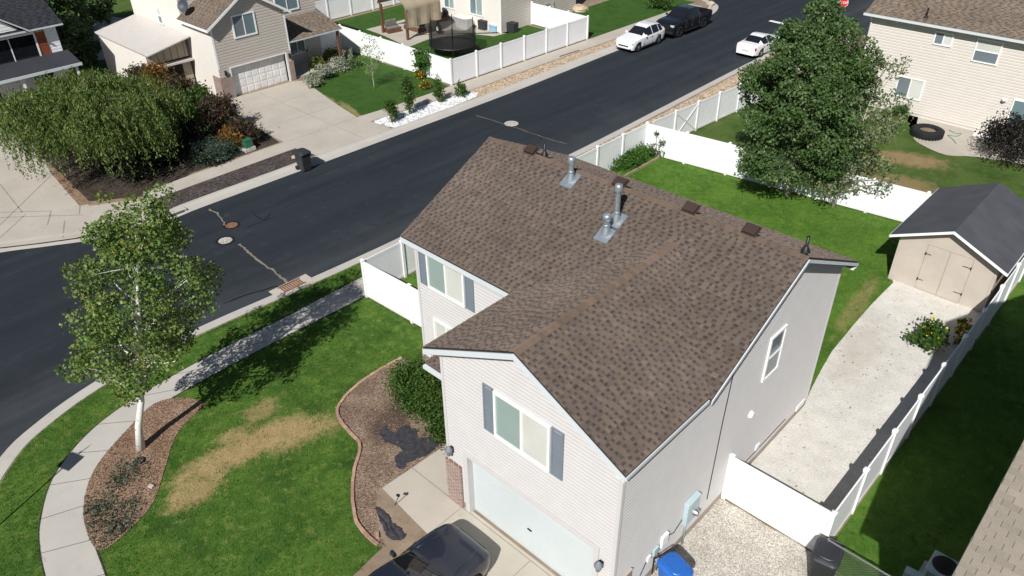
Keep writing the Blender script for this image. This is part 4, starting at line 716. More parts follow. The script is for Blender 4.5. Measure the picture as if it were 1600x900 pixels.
MB().box(-53.6, 12.7, 0, -53.5, 12.8, 3.5).build('post', 'tan_panel', K); MB().face([(-53.65, 10, 0), (-53.65, 12.95, 0), (-53.65, 12.95, 3.6), (-53.65, 10, 3.1)]).build('back_wall', 'tan_panel', K)

# ------------------------------------------------------------------ white house with dark roof, far left
W = thing('white_house', 'white sided house with black roof and red brown shutter, cut by the left edge', 'house')
ax, ay1, ay0, az_ = -50.8, 6.55, -6.0, 5.2
mb = MB(); siding(mb, [[(ay0, 0), (ay1, 0), (ay1, az_), (ay0, az_)]], (ax, 0, 0), Y_, X_, lap=.2, dep=.028); siding(mb, [[(ax-8, 0), (ax, 0), (ax, az_), (ax-4, az_+1.9), (ax-8, az_)]], (0, ay1, 0), X_, Y_, lap=.2); siding(mb, [[(ax-8, 0), (ax, 0), (ax, az_), (ax-4, az_+1.9), (ax-8, az_)]], (0, ay0, 0), X_, mY, lap=.2); mb.build('wall', 'siding_w', W)
az = lambda x, y: az_+.05+.5*(ax-x); az2 = lambda x, y: az_+.05+.5*(x-ax+8)
mb = MB(); mb.prism([(ax-4, ay0-.4), (ax+.45, ay0-.4), (ax+.45, ay1+.4), (ax-4, ay1+.4)], lambda x, y: az(x, y)-.12, lambda x, y: az(x, y)-.01).prism([(ax-8.45, ay0-.4), (ax-4, ay0-.4), (ax-4, ay1+.4), (ax-8.45, ay1+.4)], lambda x, y: az2(x, y)-.12, lambda x, y: az2(x, y)-.01)
gy_ = 2.6; mb.prism([(ax-3, gy_-2.3), (ax+.6, gy_-2.3), (ax+.6, gy_), (ax-3, gy_)], lambda x, y: az_-.2+.7*(y-gy_+2.3)-.1, lambda x, y: az_-.2+.7*(y-gy_+2.3)).prism([(ax-3, gy_), (ax+.6, gy_), (ax+.6, gy_+2.3), (ax-3, gy_+2.3)], lambda x, y: az_-.2+.7*(gy_+2.3-y)-.1, lambda x, y: az_-.2+.7*(gy_+2.3-y)); wr = mb.build('roof', 'trim', W)
mb = MB(); ca = 1/math.sqrt(1.25); shingles(mb, [[(ay0-.4, 0), (ay1+.4, 0), (ay1+.4, 4.45/ca), (ay0-.4, 4.45/ca)]], (ax+.45, 0, az_+.05-.225), (0, 1, 0), (-ca, 0, .5*ca), seed=51, wmin=.2, wmax=.4); shingles(mb, [[(ay0-.4, 0), (ay1+.4, 0), (ay1+.4, 4.45/ca), (ay0-.4, 4.45/ca)]], (ax-8.45, 0, az_+.05-.225), (0, 1, 0), (ca, 0, .5*ca), seed=52, wmin=.2, wmax=.4); mb.build('shingle_courses', 'shingle_dark', wr, tone=True)
mb = MB(); cg = 1/math.sqrt(1.49); shingles(mb, [[(ax-3, 0), (ax+.6, 0), (ax+.6, 2.3/cg), (ax-3, 2.3/cg)]], (0, gy_-2.3, az_-.2), (1, 0, 0), (0, cg, .7*cg), seed=53, wmin=.2, wmax=.4); shingles(mb, [[(ax-3, 0), (ax+.6, 0), (ax+.6, 2.3/cg), (ax-3, 2.3/cg)]], (0, gy_+2.3, az_-.2), (1, 0, 0), (0, -cg, .7*cg), seed=54, wmin=.2, wmax=.4); mb.build('gable_shingles', 'shingle_dark', wr, tone=True)
mb = MB(); siding(mb, [[(gy_-2.0, az_-.3), (gy_+2.0, az_-.3), (gy_, az_+1.35)]], (ax+.25, 0, 0), Y_, X_, lap=.2); mb.build('gable_wall', 'siding_w', W)
a, b = onx(0, 92, ax), onx(52, 46, ax); window(W, (ax+.03, 0, 0), Y_, X_, 2.0, b[1]-.05, 3.0, 4.75, 'slider', ('pane_dark', 'pane_dark'), fr=.1); window(W, (ax+.03, 0, 0), Y_, X_, -.6, 1.6, 3.0, 4.75, 'slider', ('pane_dark', 'pane_dark'), fr=.1); shutter((ax+.03, 0, 0), Y_, X_, b[1]-.02, b[1]+.55, 2.95, 4.8, W, 'shutter_red')
wz_ = lambda x, y: 3.25-.25*(x-ax); MB().prism([(ax+.03, ay0), (ax+1.9, ay0), (ax+1.9, ay1+.3), (ax+.03, ay1+.3)], lambda x, y: wz_(x, y)-.1, lambda x, y: wz_(x, y)-.01).build('porch_roof', 'shingle_dark', W, tone=True); MB().box(ax+1.9, ay0, 2.60, ax+1.95, ay1+.32, 2.78).build('porch_fascia', 'trim', W)
for y_ in (ay1, 3.2, 0): MB().box(ax+1.65, y_-.1, 0, ax+1.8, y_+.05, 2.65).build('porch_post', 'white', W)
window(W, (ax+.03, 0, 0), Y_, X_, 4.2, 5.6, .9, 2.2, 'slider', ('pane_grey', 'pane_dark'), fr=.08); window(W, (ax+.03, 0, 0), Y_, X_, .2, 2.2, .1, 2.2, 'slider', ('pane_dark', 'pane_dark'), fr=.1)

# ------------------------------------------------------------------ pale stuccoed house with patio, top middle
D = thing('patio_house', 'pale rendered house with tall blue windows behind the cluttered patio', 'house')
mb = MB(); mb.box(-48.7, 36.7, 0, -39.4, 46.5, 5.4); mb.build('wall', 'stucco', D)
mb = MB(); siding(mb, [[(36.72, 0), (46.5, 0), (46.5, 5.4), (36.72, 5.4)]], (-39.39, 0, 0), Y_, X_, lap=.19, dep=.028); mb.build('end_wall', 'siding_beige', D); MB().box(-39.42, 36.66, 0, -39.33, 36.78, 5.4).build('corner_trim', 'white', D)
MB().prism([(-49.1, 36.2), (-39.0, 36.2), (-39.0, 46.9), (-49.1, 46.9)], 5.4, lambda x, y: 5.5+.45*(min(y, 83.1-y)-36.2)).build('roof', 'shingle_far', D, tone=True)
for a, b in ((-46.25, -44.9), (-43.0, -41.4)): window(D, (0, 36.69, 0), X_, mY, a, b, 1.0, 2.9, 'slider', ('pane_blue', 'pane_teal'), fr=.09)
MB().box(-39.37, 42.2, .5, -39.2, 42.8, 1.3).tube([(-39.3, 42.5, .5), (-39.3, 42.5, 0)], .04).tube([(-39.3, 43.3, 0), (-39.3, 43.3, 1.4)], .05).lathe([(0, .0), (.2, 0), (.2, .25), (0, .26)], (-39.2, 43.3, .7)).build('utility_meter', 'metal', D)

# ------------------------------------------------------------------ trees and plants
def clumps(prof, base, top, n, seed, clr=(.35, .6), inner=.45):
    """clump centres in a crown whose half-width along the axis base->top is prof(t)"""
    rg = np.random.default_rng(seed); base, top = np.array(base, float), np.array(top, float); out = []
    ts = np.linspace(0, 1, 60); wts = np.array([max(prof(t_), .02)**1.6 for t_ in ts]); wts /= wts.sum()
    for _ in range(n):
        t_ = rg.choice(ts, p=wts)+rg.uniform(-.01, .01); a = rg.uniform(0, 2*np.pi); r = prof(min(max(t_, 0), 1))*(inner+(1-inner)*rg.uniform(0, 1)**.5)*(1+.22*math.sin(3*a+t_*9)+rg.uniform(-.1, .14))
        c = base+(top-base)*t_; out.append((c[0]+r*math.cos(a), c[1]+r*math.sin(a), c[2]+rg.uniform(-.2, .2), rg.uniform(*clr)))
    return np.array(out)
def fill(cl, per, seed, flat=.7, shell=.35):
    rg = np.random.default_rng(seed); P = []
    for x, y, z, r in cl:
        n = max(3, int(per*(r/.5)**2)); v = rg.normal(size=(n, 3)); v /= np.linalg.norm(v, axis=1)[:, None]; q = r*(shell+(1-shell)*rg.uniform(0, 1, n)**.6)[:, None]
        v = v*q; v[:, 2] *= flat; P.append(v+np.array((x, y, z)))
    return np.concatenate(P)
def wiggle(a, b, n=5, amp=.08, seed=0, sag=0.):
    rg = random.Random(seed); a, b = np.array(a, float), np.array(b, float); out = []
    for i in range(n+1):
        t_ = i/n; p = a+(b-a)*t_+np.array([rg.uniform(-amp, amp) for _ in range(3)])*(1 if 0 < i < n else 0); p[2] += sag*4*t_*(1-t_); out.append(p)
    return out
def tree(name, label, cat, base, top, prof, cb, ncl, per, lsize, lmat, bark, tr, group=None, seed=0, clr=(.35, .6), limbs=22, inner=.45, second=None, flat=.7, twig=.012, asp=.65, droop=(0, 0, -.35)):
    bx, by_, bz_ = base; o = thing(name, label, cat, base, 0, group); T = np.array(top)-np.array(base); cb_ = T*cb
    cl = clumps(prof, cb_, T, ncl, seed, clr, inner)
    mb = MB(); path = wiggle((0, 0, 0), T*.96, 9, .05*np.linalg.norm(T)/8, seed); mb.tube(path, [tr*(1.25 if i == 0 else 1)*(1-.93*i/9) for i in range(10)], 10)
    rg = random.Random(seed+5); idx = list(range(len(cl))); rg.shuffle(idx)
    for i in idx[:limbs]:
        c = cl[i][:3]; t_ = min(.92, max(cb*.9, (c[2]-cl[i][3]*.6)/T[2]-.10)); p0 = T*.96*t_; rr = tr*(1-.9*t_)*.42+twig
        mb.tube(wiggle(p0, c, 4, .10, i, .06), [rr, rr*.8, rr*.6, rr*.45, rr*.25], 6)
        for k in range(2):
            e = cl[idx[(i*3+k) % len(idx)]][:3]
            if np.linalg.norm(e-c) < 1.4: mb.tube(wiggle(c*.7+p0*.3, e, 3, .06, i+k), [rr*.45, rr*.35, rr*.2, rr*.1], 5)
    mb.build('trunk', bark, o, smooth=True)
    leaf_mesh('crown', fill(cl, per, seed+1, flat), lsize, lmat, o, asp, droop, 1., seed+2)
    if second:
        k = np.random.default_rng(seed+9).choice(len(cl), max(1, int(len(cl)*second[1])), replace=False) if second[1] < 1 else np.arange(len(cl)); leaf_mesh('turning_leaves', fill(cl[k], per*second[2], seed+3, flat), lsize, second[0], o, asp, droop, 1., seed+4)
    return o
def interp(*pts): xs, ys = zip(*pts); return lambda t_: float(np.interp(t_, xs, ys))
# birch in the front mulch bed
bbase = at(220, 702); btop = (at(212, 300, 9.0))
tree('birch_tree', 'white barked birch tree leaning over the mulch bed by the curved sidewalk', 'tree', bbase, (btop[0], btop[1], 9.0), interp((0, .7), (.12, 1.45), (.35, 1.9), (.6, 1.75), (.8, 1.2), (.93, .85), (1, .4)), .29, 200, 135, (.075, .14), 'leaf_birch', 'bark_w', .125, seed=4, clr=(.26, .56), limbs=34, inner=.32, second=('leaf_yellow', .12, .3), twig=.007, asp=.75)
MB().lathe([(.02, .0), (.14, .02), (.15, .10), (.12, .11), (.1, .04)], at(219, 722), seg=12).build('bark_guard', 'tarp')
tag(bpy.data.objects['bark_guard'], 'dark crumpled collar lying on the mulch below the birch trunk', 'tree guard')
# two back yard trees
tree('broadleaf_tree', 'big dense dark green tree with pale trunk by the white back fence', 'tree', (-7.97, 25.6, 0), (-8.1, 25.9, 9.6), interp((0, 1.4), (.10, 2.2), (.3, 2.75), (.55, 2.6), (.75, 2.1), (.9, 1.4), (1, .4)), .13, 300, 120, (.11, .2), 'leaf_dark', 'bark_pale', .17, 'back yard trees', 14, (.42, .8), 50, .45, ('leaf_mid', .25, .3))
tree('broadleaf_tree', 'smaller sparse tree with thin upright branches, right of the big dense one', 'tree', (-5.65, 26.0, 0), (-5.1, 26.6, 8.1), interp((0, 1.2), (.15, 1.9), (.4, 1.9), (.6, 1.45), (.8, 1.1), (1, .6)), .12, 130, 48, (.10, .18), 'leaf_sage', 'bark_pale', .10, 'back yard trees', 23, (.3, .6), 50, .3, ('leaf_dark', .35, .4))
# weeping tree: strands of leaves hanging from arching limbs
def weeping(base, h, rad, seed=3):
    o = thing('weeping_tree', 'broad weeping green tree with drooping branches in front of the white house', 'tree', base); rg = np.random.default_rng(seed); mb = MB()
    mb.tube(wiggle((0, 0, 0), (.1, .1, h*.6), 5, .08, 1), [.26, .22, .2, .18, .16, .12], 10); P = []
    nl = 76
    for i in range(nl):
        a = 2*math.pi*i*.382+rg.uniform(-.3, .3); r = rad*(.25+.75*rg.uniform(0, 1)**.6); ex, ey = r*math.cos(a), r*math.sin(a)*.92; ph = h*(1.0-.30*(r/rad)**2)*rg.uniform(.88, 1.06)
        pts = [np.array((.05, .05, h*.5))]+[np.array((ex*t_, ey*t_, h*.5+(ph-h*.5)*math.sin(t_*1.9)/math.sin(1.9 if t_ >= 1 else 1.57)*.98)) for t_ in (.3, .6, .85, 1.)]
        mb.tube(pts, [.06, .04, .024, .012, .006], 5)
        lf = rg.uniform(.8, 1.25)
        for s_ in range(34):
            t_ = rg.uniform(.3, 1.05); q = np.array((ex*t_, ey*t_, 0))+np.append(rg.normal(0, .42, 2), 0); z0 = np.interp(t_, [.3, .6, .85, 1.], [p[2] for p in pts[1:]])+rg.uniform(-.1, .25)
            L = lf*rg.uniform(.7, 2.1)*(.6+.6*t_); n = int(L*26); k = np.linspace(0, 1, n); out = rg.uniform(.25, .7)
            S_ = np.stack([q[0]+math.cos(a)*out*k**.7, q[1]+math.sin(a)*out*k**.7, np.maximum(.15, z0-L*k**1.5)], 1)+rg.normal(0, .055, (n, 3)); P.append(S_)
    mb.build('trunk', 'bark', o, smooth=True); P = np.concatenate(P); leaf_mesh('crown', P, (.10, .22), 'leaf_olive', o, .36, (0, 0, -1.1), .8, 5); return o
weeping((-38.6, 2.9, 0), 4.9, 5.2)
# shrubs
def shrub(name, label, base, rx, ry, h, n, ls, mat, group=None, seed=0, second=None, asp=.6, droop=(0, 0, .25), stems=7, cat='shrub', flat=.8, shape=0.):
    o = thing(name, label, cat, base, 0, group); rg = np.random.default_rng(seed); cl = []
    for _ in range(max(8, n//60)):
        a = rg.uniform(0, 2*np.pi); q = rg.uniform(0, 1)**.5; e = rg.uniform(.12, 1)**(.8); s_ = math.sqrt(max(.05, 1-e**2*.75)) if not shape else (math.sin(math.pi*min(1, e*.85+.12)))**.6
        cl.append((rx*q*math.cos(a)*s_, ry*q*math.sin(a)*s_, h*e*.93, .22*min(rx, ry, h)+.06))
    cl = np.array(cl); mb = MB()
    for i in range(stems): c = cl[rg.integers(len(cl))]; mb.tube(wiggle((rg.normal(0, .06), rg.normal(0, .06), 0), c[:3], 3, .04, i), [.022, .018, .012, .006], 5)
    mb.build('stem', 'bark', o); m = max(4, n//len(cl)); P = np.concatenate([c[:3]+rg.normal(0, c[3]*.75, (m, 3))*np.array((1, 1, flat)) for c in cl]); P[:, 2] = np.clip(P[:, 2], .03, None)
    leaf_mesh('foliage', P, ls, mat, o, asp, droop, 1., seed+1)
    if second: P2_ = P[rg.choice(len(P), max(3, int(len(P)*second[1])), replace=False)]+rg.normal(0, .03, (max(3, int(len(P)*second[1])), 3)); leaf_mesh(second[2] if len(second) > 2 else 'coloured_leaves', P2_, ls, second[0], o, asp, droop, 1., seed+2)
    return o
shrub('hedge_shrub', 'rounded glossy green shrub beside the garage wall and planting bed', (-10.0, 2.35, 0), 1.55, .95, 1.2, 17000, (.06, .12), 'leaf_shrub', seed=61, stems=14, second=('leaf_lime', .06))
shrub('hedge_shrub', 'lower green shrub against the garage corner next to the rounded shrub', (-8.1, 2.0, 0), 1.0, .85, 1.0, 8500, (.06, .11), 'leaf_shrub', seed=62, second=('leaf_lime', .08))
shrub('sunflower_plant', 'bushy green plant with yellow flowers growing through the gravel by the white fence', (2.0, 17.5, 0), .62, .7, 1.0, 900, (.10, .2), 'leaf_shrub', seed=63, second=('flower_y', .03, 'flowers'), asp=.8, cat='plant', flat=1.)
shrub('sunflower_plant', 'small yellow flowering stalk leaning on the fence behind the bushy plant', (2.75, 18.6, 0), .3, .3, 1.15, 160, (.10, .18), 'leaf_lime', seed=64, second=('flower_y', .5, 'flowers'), asp=.8, cat='plant')
shrub('ivy_patch', 'dense green ground cover filling the raised bed beyond the roof ridge', (-16.3, 23.4, 0), .75, 1.9, .7, 5200, (.08, .15), 'leaf_mid', seed=65, stems=10, cat='ground cover')
shrub('fence_bush', 'thin leafy bush climbing in front of the fence corner', (-15.7, 25.05, 0), .45, .35, 1.7, 420, (.08, .15), 'leaf_dark', seed=66, stems=9, shape=1.)
x, y, _ = at(1450, 196); shrub('grass_clump', 'rough green weeds growing against the cream house wall', (-7.8, 40.2, 0), 1.0, .5, .8, 900, (.1, .25), 'leaf_mid', seed=67, asp=.2)
shrub('plum_shrub', 'blackish dense shrub shading the rear patio at the right edge', (-.9, 37.9, 0), 1.5, 1.5, 2.4, 5200, (.10, .18), 'leaf_black', seed=68, stems=10)
RS = [((262, 172), 1.3, 1.2, 3.0, 4200, 'leaf_rust', 'orange leaved shrub in front of the carport opening'), ((232, 165), 1.2, 1.1, 2.7, 3200, 'leaf_plum', 'brownish shrub left of the carport opening above the weeping tree'), ((290, 182), 1.25, 1.1, 2.6, 3600, 'leaf_plum', 'purple brown shrub right of the orange one'), ((322, 190), 1.2, 1.1, 2.3, 3200, 'leaf_shrub', 'green and red shrub in the middle of the far bed'),
 ((350, 205), 1.3, 1.1, 2.2, 3600, 'leaf_plum', 'dark burgundy shrub beside the driveway edge'), ((365, 232), .9, .8, 1.2, 2000, 'leaf_rust', 'russet shrub next to the green utility box'), ((385, 222), 1.0, .9, 1.5, 2000, 'leaf_plum', 'dark twiggy shrub overhanging the driveway corner'), ((300, 225), 1.3, 1.1, 1.5, 2600, 'leaf_black', 'low dark shrub in the shade behind the juniper'), ((262, 250), 1.3, 1.1, 1.1, 2400, 'leaf_black', 'low dark shrub under the right side of the weeping tree'), ((235, 262), 1.5, 1.2, 1.0, 2600, 'leaf_black', 'wide low dark shrub between the weeping tree and the sidewalk'), ((330, 250), 1.1, .8, .7, 1500, 'leaf_black', 'small dark shrub against the juniper by the sidewalk'), ((215, 275), 1.2, .9, .7, 1600, 'leaf_black', 'very low dark shrub near the brick strip')]
RS = [(at(*q), *r_) for q, *r_ in RS]
for i, (b, rx, ry, h, n, m_, lb) in enumerate(RS): shrub('bed_shrub', lb, b, rx, ry, h, n, (.10, .2), m_, 'shrubs in the far corner bed', 70+i, ('leaf_shrub', .25) if m_ != 'leaf_shrub' else None)
shrub('juniper_bush', 'spreading blue green juniper beside the far sidewalk', (-34.6, 7.9, 0), 1.25, 1.5, .95, 4200, (.14, .28), 'leaf_blue', seed=80, asp=.16, droop=(0, 0, .5))
for i, (q, h) in enumerate((((612, 191), 1.35), ((641, 179), 2.45), ((687, 160), 1.75), ((720, 151), .95))):
    lb = ('squat columnar shrub nearest the driveway on the white rock strip', 'tallest columnar tree on the white rock strip', 'slim columnar tree with a bare stem on the white rocks', 'small bushy evergreen at the far end of the white rocks')[i]
    shrub('columnar_shrub', lb, at(*q), (.42, .42, .30, .32)[i], (.42, .42, .3, .32)[i], h, (1300, 1800, 900, 700)[i], (.09, .16), 'leaf_shrub', 'columnar shrubs on the white rocks', 85+i, cat='shrub', shape=1., stems=6, flat=1.3, second=('leaf_lime', .1))
shrub('leafy_plant', 'bright green tall plant standing against the white yard fence', at(662, 121), .75, .7, 2.0, 1500, (.15, .28), 'leaf_mid', seed=92, asp=.4, droop=(0, 0, -.4), cat='plant')
shrub('marigold_plant', 'orange flowering clump at the lawn border below the tall plant', at(655, 123), .45, .4, .6, 500, (.08, .15), 'leaf_shrub', seed=93, second=('flower_o', .5, 'flowers'), cat='plant', group='orange flower clumps')
shrub('marigold_plant', 'second orange flowering clump, nearer the sidewalk edge', at(662, 140), .4, .5, .6, 420, (.08, .15), 'leaf_shrub', seed=94, second=('flower_o', .3, 'flowers'), cat='plant', group='orange flower clumps')
BP = [((489, 136), .55, .7, 'leaf_silver', 'silver leaved shrub nearest the driveway in the porch bed'), ((508, 124), .7, .9, 'leaf_silver', 'large silver shrub in the middle of the porch bed'), ((529, 111), .7, .8, 'leaf_silver', 'silver shrub beside the small dark mound'), ((497, 108), .6, .9, 'leaf_lime', 'yellow green shrub next to the porch lamp'), ((520, 95), .7, .9, 'leaf_lime', 'yellow green shrub under the porch edge'), ((555, 105), .6, .5, 'leaf_dark', 'dark green mounded shrub on the porch bed end'), ((540, 94), .6, .8, 'leaf_silver', 'pale shrub at the back of the porch bed')]
for i, (q, r, h, m_, lb) in enumerate(BP): shrub('porch_shrub', lb, at(*q), r, r, h, 1100, (.09, .17), m_, 'shrubs in the porch bed', 100+i)
tree('sapling', 'young white stemmed birch sapling on the far green lawn', 'tree', at(585, 139), (at(585, 139)[0]-.15, at(585, 139)[1]+.1, 3.9), interp((0, .35), (.3, .85), (.7, .5), (1, .1)), .25, 46, 30, (.09, .15), 'leaf_birch', 'bark_pale', .03, seed=111, clr=(.2, .4), limbs=12, twig=.003)
tree('maple_tree', 'dark leafy tree behind the white house at the upper left', 'tree', (-62, 9.0, 0), (-62, 9.2, 6.5), interp((0, 1.6), (.3, 2.6), (.7, 2.1), (1, .4)), .15, 130, 70, (.16, .28), 'leaf_dark', 'bark', .16, 'trees beyond the houses', 121, (.5, .9), 20)
tree('maple_tree', 'dark tree filling the gap left of the carport', 'tree', (-56.5, 8.6, 0), (-56.5, 8.8, 4.0), interp((0, 1.2), (.3, 1.9), (.7, 1.5), (1, .3)), .15, 80, 60, (.16, .28), 'leaf_dark', 'bark', .14, 'trees beyond the houses', 122, (.45, .8), 16)
tree('maple_tree', 'darker tree behind the roof of the white house', 'tree', (-66.5, 13.5, 0), (-66.5, 13.7, 6.0), interp((0, 1.6), (.3, 2.8), (.7, 2.2), (1, .4)), .15, 130, 60, (.16, .28), 'leaf_dark', 'bark', .16, 'trees beyond the houses', 123, (.5, .9), 20)
x, y, _ = at(1030, 10); shrub('dark_bush', 'rounded dark bush on the corner lawn behind the black pickup', (at(1032, 14)[0], at(1032, 14)[1], 0), 1.2, 1.2, 1.3, 2200, (.12, .2), 'leaf_shrub', seed=131)
# grass blades and wood chips near the lens
def scatter(poly, dens, seed, keep=None):
    rg = np.random.default_rng(seed); xs = [p[0] for p in poly]; ys = [p[1] for p in poly]; n = int((max(xs)-min(xs))*(max(ys)-min(ys))*dens)
    X = rg.uniform(min(xs), max(xs), n); Y = rg.uniform(min(ys), max(ys), n); k = inside(poly, X, Y)
    if keep is not None: k &= keep(X, Y)
    return X[k], Y[k]
def deadf(X, Y):
    d = np.full(len(X), 9.)
    for q in FRONT_DEAD:
        a = q[4]; dx = X-q[0]; dy = Y-q[1]; u = dx*math.cos(a)+dy*math.sin(a); v = -dx*math.sin(a)+dy*math.cos(a); d = np.minimum(d, np.sqrt((u/q[2])**2+(v/q[3])**2)+(1-(q[5] if len(q) > 5 else .92))*.6)
    return d
WALK = walk_o+walk_i[::-1]; BED2 = bed2
ok = lambda X, Y: ~((X > -8.02) & (Y > -1.5)) & ~inside(WALK, X, Y) & ~inside(BED, X, Y) & ~inside(BED2, X, Y)
X, Y = scatter(LAWN, 150, 1, lambda X, Y: ok(X, Y) & (Y < 14)); rg = np.random.default_rng(3); d = deadf(X, Y)+rg.normal(0, .38, len(X)); g = (d > 1)
stuff(blades('grass_blades', X[g], Y[g], .004, .052, 'blade', 1, 4, .010, .06), 'short green mown grass of the front lawn and kerb strip', 'grass')
stuff(blades('dry_grass_blades', X[~g][::1], Y[~g][::1], .004, .04, 'blade_dry', 2, 3, .010, .06), 'straw coloured dead grass patch on the front lawn', 'grass')
BL = [(-16.6, 7), (-10.9, 11.3), (-.1, 11.3), (-.45, 13.5), (-.65, 15), (-.75, 17), (-.8, 21.2), (-1.2, 26.8), (-15.4, 25.0), (-15.4, 21)]
X, Y = scatter(BL, 60, 4); stuff(blades('grass_blades', X, Y, .004, .06, 'blade', 5, 4, .014, .09), 'mown grass of the fenced back yard', 'grass')
X, Y = scatter([(3.3, 5.7), (6.7, 5.4), (6.7, 26.5), (3.35, 26.5)], 60, 6); stuff(blades('grass_blades', X, Y, .004, .05, 'blade', 7, 3, .012, .07), 'mown grass of the strip beside the neighbouring wall', 'grass')
X, Y = scatter([tuple(p) for p in BED], 260, 8); Z = np.full(len(X), .04); stuff(leaf_mesh('wood_chips', np.stack([X, Y, Z], 1), (.03, .09), 'chips', None, .4, (0, 0, 0), 1., 9), 'scattered wood chips of the birch bed', 'mulch')
X, Y = scatter(EDG+[(-7.3, -2.), (-8.0, -1.25), (-8.0, 1.2), (-9, 1.6), (-12., 2.8)], 230, 10, lambda X, Y: ~((X > -8.0) & (Y > -1.35))); Z = np.full(len(X), .025); stuff(leaf_mesh('wood_chips', np.stack([X, Y, Z], 1), (.03, .08), 'chips', None, .4, (0, 0, 0), 1., 11), 'scattered wood chips of the brick edged bed', 'mulch')
WD = [((200, 745), .35), ((185, 755), .3), ((165, 790), .3), ((150, 800), .28), ((205, 790), .25), ((155, 820), .3), ((195, 815), .3), ((170, 862), .4), ((210, 733), .28), ((185, 830), .25)]
for i, (q, r) in enumerate(WD): pass
ws = np.concatenate([np.array(at(*q))+np.random.default_rng(i).normal(0, 1, (170, 3))*np.array((r, r, .05))*.95+np.array((0, 0, .1)) for i, (q, r) in enumerate(WD)]); ws = ws[inside(BED, ws[:, 0], ws[:, 1])]; ws[:, 2] = np.clip(ws[:, 2], .035, .2); stuff(leaf_mesh('weeds', ws, (.05, .12), 'leaf_blue', None, .5, (0, 0, .3), 1., 12), 'low grey green weeds spreading over the birch mulch', 'weeds')
X, Y = scatter([(-.3, 13.5), (.3, 11.5), (1.6, 13), (1.4, 19), (-.4, 20.5), (-.6, 16)], 4, 14); stuff(leaf_mesh('gravel_weeds', np.stack([X, Y, np.full(len(X), .03)], 1), (.03, .10), 'bark', None, .6, (0, 0, 0), 1., 15), 'dry scraps and tiny weeds strewn on the pale gravel', 'debris')

